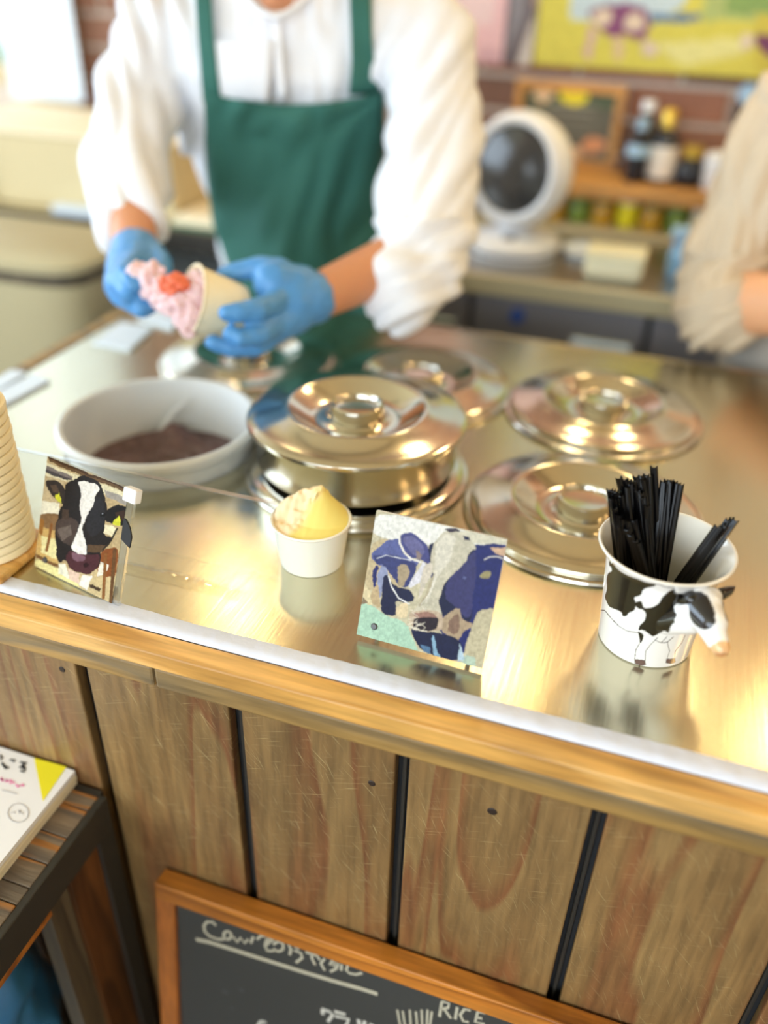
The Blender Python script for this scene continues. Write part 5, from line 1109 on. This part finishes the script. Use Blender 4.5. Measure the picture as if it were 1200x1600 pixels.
b = B(); tube(b, [Dp(503, 428, 1.075), Dp(508, 462, 1.05), Dp(502, 498, 1.075)], .004, 8)
b = B()
capsule(b, Dp(212, 394, 1.12), .0325, Dp(214, 406, 1.11), .032); capsule(b, Dp(214, 402, 1.11), .033, Dp(212, 438, 1.08), .036); capsule(b, Dp(196, 410, 1.1), .024, Dp(190, 446, 1.075), .022)
fing(b, [(192, 430, 1.07), (186, 460, 1.045), (206, 474, 1.03), (226, 470, 1.03)], .0150, .0105)
fing(b, [(206, 446, 1.06), (204, 472, 1.035), (222, 482, 1.025), (240, 474, 1.03)], .0148, .0105)
fing(b, [(196, 415, 1.06), (184, 440, 1.03), (200, 458, 1.015), (222, 456, 1.02)], .0148, .0105)
fing(b, [(210, 410, 1.055), (196, 428, 1.02), (208, 444, 1.005), (230, 442, 1.01)], .0145, .0100)
fing(b, [(236, 392, 1.105), (252, 410, 1.08), (254, 432, 1.055), (246, 448, 1.04)], .0155, .0105)        # thumb
obj('glove', fuse(b, .0028, 3, lambda c, n: .0012*noise.noise(c*90)), 'glove', p1, label='blue gloved hand closed round the spatula handle')
# held cup, its axis tipped towards the spatula
hc0, hc1 = Dp(300, 470, 1.018), Dp(372, 481, .998)
ax = (CR*.86-CU*.20+ray(300, 470).normalized()*.52).normalized()
hcup = thing('held_cup', 'tapered cream paper cup held on its side in the gloved hand', 'cup', hc0)
rot = (-ax).to_track_quat('Z', 'Y').to_matrix().to_4x4()
b = lathe(B(), [(0, -.060), (.0295, -.060), (.030, -.062), (.0320, -.0605), (.0415, -.001), (.0430, -.001), (.0440, .0008), (.0432, .0022), (.0415, .0018), (.0400, -.001), (.0300, -.058), (0, -.0585)], 56); b.transform(rot); obj('cup_wall', b, 'cupy', hcup, world=False, smooth=True)
b = lathe(B(), [(0, -.012), (.02, -.010), (.0385, -.006), (.0375, -.012), (.033, -.05), (0, -.05)], 40)
for v in b.verts: v.co += Vector((0, 0, .004*noise.noise(v.co*60)))
b.transform(rot); obj('ice_cream', b, 'pinkice', hcup, world=False, smooth='all')
b = lathe(B(), [(0, 0), (.0024, .0002), (.0024, 0), (0, 0)], 12); b.transform(Matrix.Translation(Dp(376, 517, .962)-hc0)); 
b.free()
# spatula with pink ice cream bridging to the cup
sp = thing('spatula', 'steel spatula loaded with pink ice cream, held between glove and cup', 'spatula', Dp(235, 445, 1.03))
b = B(); tube(b, [Dp(200, 425, 1.06), Dp(225, 440, 1.04), Dp(245, 452, 1.03)], [.008, .0075, .006], 12); obj('handle', b, 'charcoal', sp, smooth='all')
b = B(); P = [Dp(240, 440, 1.03), Dp(246, 462, 1.03), Dp(300, 482, 1.012), Dp(306, 462, 1.014)]; a = [b.verts.new(p) for p in P]; c = [b.verts.new(p+CF*.0015) for p in P]; b.faces.new(a); b.faces.new(c); [b.faces.new((a[i], c[i], c[(i+1) % 4], a[(i+1) % 4])) for i in range(4)]; obj('blade', b, 'lid', sp)
b = B(); random.seed(2)
for q in ((212, 424, .008), (222, 430, .010), (233, 438, .012), (244, 450, .013), (256, 462, .013), (268, 468, .014), (282, 474, .014), (292, 488, .011), (286, 504, .008), (290, 515, .006), (240, 418, .006), (228, 420, .006), (258, 478, .008), (296, 455, .012), (305, 442, .010)):
    capsule(b, Dp(q[0], q[1], 1.008), q[2]*1.35, Dp(q[0]+9, q[1]+5, 1.005), q[2]*1.1, 12, 4)
obj('pink_ice_cream', fuse(b, .0022, 1, lambda c, n: .006*noise.noise(c*110)+.003*noise.noise(c*260)), 'pinkice', sp)
b = B(); 
for q in ((262, 444, .012), (274, 440, .013), (284, 446, .010), (268, 452, .010)): ellips(b, Dp(q[0], q[1], .990), (CR*q[2], CU*q[2]*.8, CF*q[2]), 14, 8)
obj('red_ice_cream', fuse(b, .0022, 1, lambda c, n: .004*noise.noise(c*150)), 'redice', sp, label='orange-red lump of ice cream')

# ---------- person two: beige shirt, sleeves rolled, at the right
p2 = thing('person', 'person in a beige shirt with rolled sleeves at the right edge, behind the counter', 'person', (.34, 1.62, 0))
sh2, el2 = Yp(1222, 190, 1.46), Yp(1112, 470, 1.37); wr2 = Yp(1340, 486, 1.225); ch2 = Vector((.325, 1.50, T+.34)); wa2 = Vector((.305, 1.448, T+.07)); hp2 = Vector((.305, 1.448, .88)); nk2 = Vector((.33, 1.50, T+.50)); hd2 = Vector((.32, 1.45, T+.69)); R2 = Vector((.98, -.2, 0)); F2 = Vector((-.2, -.98, 0))
sh2b = ch2+R2*.19+UP*.06; el2b = Vector((.57, 1.40, T+.07)); wr2b = Vector((.43, 1.22, T+.09))
b = B(); loft(b, [(hp2-UP*.05, .15, .1), (wa2, .13, .09), (ch2, .16, .1), (ch2+UP*.09, .15, .08)], R2, -F2, 36); capsule(b, nk2-UP*.06, .055, hd2-UP*.05, .05); capsule(b, sh2, .05, sh2b, .05)
capsule(b, sh2, .05, el2, .045); capsule(b, el2, .0540, wr2, .031); capsule(b, sh2b, .05, el2b, .042); capsule(b, el2b, .042, wr2b, .028)
for w, dd in ((wr2, Vector((.9, -.35, -.05))), (wr2b, Vector((-.75, -.6, .0)))):
    dd = dd.normalized(); sd = dd.cross(UP).normalized(); kn = [w+dd*.085+sd*s for s in (-.033, -.011, .011, .032)]
    add_hand(b, w, kn, [[k+dd*.035-UP*.006, k+dd*(.055)-UP*.022, k+dd*(.062+q)-UP*.036] for k, q in zip(kn, (.0, .006, .004, -.006))], .02)
    add_hand(b, w, [w+dd*.045-sd*.035], [[w+dd*.075-sd*.052-UP*.01, w+dd*.095-sd*.05-UP*.02]], .017)
for sg in (-1, 1): capsule(b, hp2+R2*.085*sg-UP*.04, .085, hp2+R2*.095*sg-UP*.42, .056); capsule(b, hp2+R2*.095*sg-UP*.42, .056, Vector((hp2.x+.095*sg, hp2.y+.05, .09)), .036)
f, r, u = head(b, hd2, (F2+Vector((0, 0, -.5))).normalized()); obj('body', fuse(b, .0055, 3), 'skin2', p2, label='bare skin of forearms and neck'); face_parts(p2, hd2, f, r, u, 'hair', long=True)
b = B(); loft(b, [(hp2-UP*.04, .185, .118), (wa2, .180, .118), (wa2.lerp(ch2, .5), .175, .115), (ch2, .185, .115), (ch2+UP*.07, .17, .1), (ch2+UP*.12, .10, .07)], R2, -F2, 44); capsule(b, sh2, .068, ch2+UP*.03, .09); capsule(b, sh2b, .066, ch2+UP*.03, .09); capsule(b, sh2, .062, nk2-UP*.05, .07); capsule(b, sh2b, .062, nk2-UP*.05, .07)
m2 = Yp(1165, 330, 1.415); capsule(b, sh2, .068, m2, .066); capsule(b, m2, .066, el2, .062); capsule(b, el2, .063, Yp(1130, 480, 1.335), .062); capsule(b, sh2b, .066, el2b, .058); capsule(b, el2b, .058, el2b.lerp(wr2b, .2), .053)
def folds2(co, n):
    x, y = px(co); d = .007*noise.noise(co*10)
    d += .032*(abs(noise.noise(Vector(((x*.9+y*.15)/28, y/160, 2))))-.2) if y < 400 else .034*(abs(noise.noise(Vector(((y+x*.4)/20, x/120, 6))))-.2)
    return d
obj('shirt', fuse(b, .006, 3, folds2), 'beige', p2)
b = B()
dirv = (wr2-el2).normalized(); cc = el2.lerp(wr2, .10); uu, ww, _ = frame_of(dirv)
for off, rad in ((0, .066), (.016, .064), (.03, .060)): tube(b, [cc+dirv*off+uu*rad*math.cos(a)+ww*rad*math.sin(a) for a in [k*2*PI/24 for k in range(25)]], .0085, 8, cap=False)
obj('rolled_cuff', b, 'beige', p2, smooth='all')
b = B(); loft(b, [(hp2+F2*.004-UP*.45, .19, .130), (hp2+F2*.004, .189, .126), (wa2+F2*.003-UP*.025, .185, .125)], R2, -F2, 44); obj('apron', b, 'greycloth', p2, smooth='all', label='pale grey waist apron')
b = B()
for sg in (-1, 1): capsule(b, hp2+R2*.085*sg-UP*.04, .095, hp2+R2*.098*sg-UP*.42, .072); capsule(b, hp2+R2*.098*sg-UP*.42, .072, Vector((hp2.x+.095*sg, hp2.y+.05, .10)), .056); capsule(b, Vector((hp2.x+.095*sg, hp2.y+.05, .05)), .045, Vector((hp2.x+.09*sg, hp2.y-.1, .035)), .034)
obj('trousers', fuse(b, .01, 3), 'trousers', p2)
bpy.context.view_layer.update()
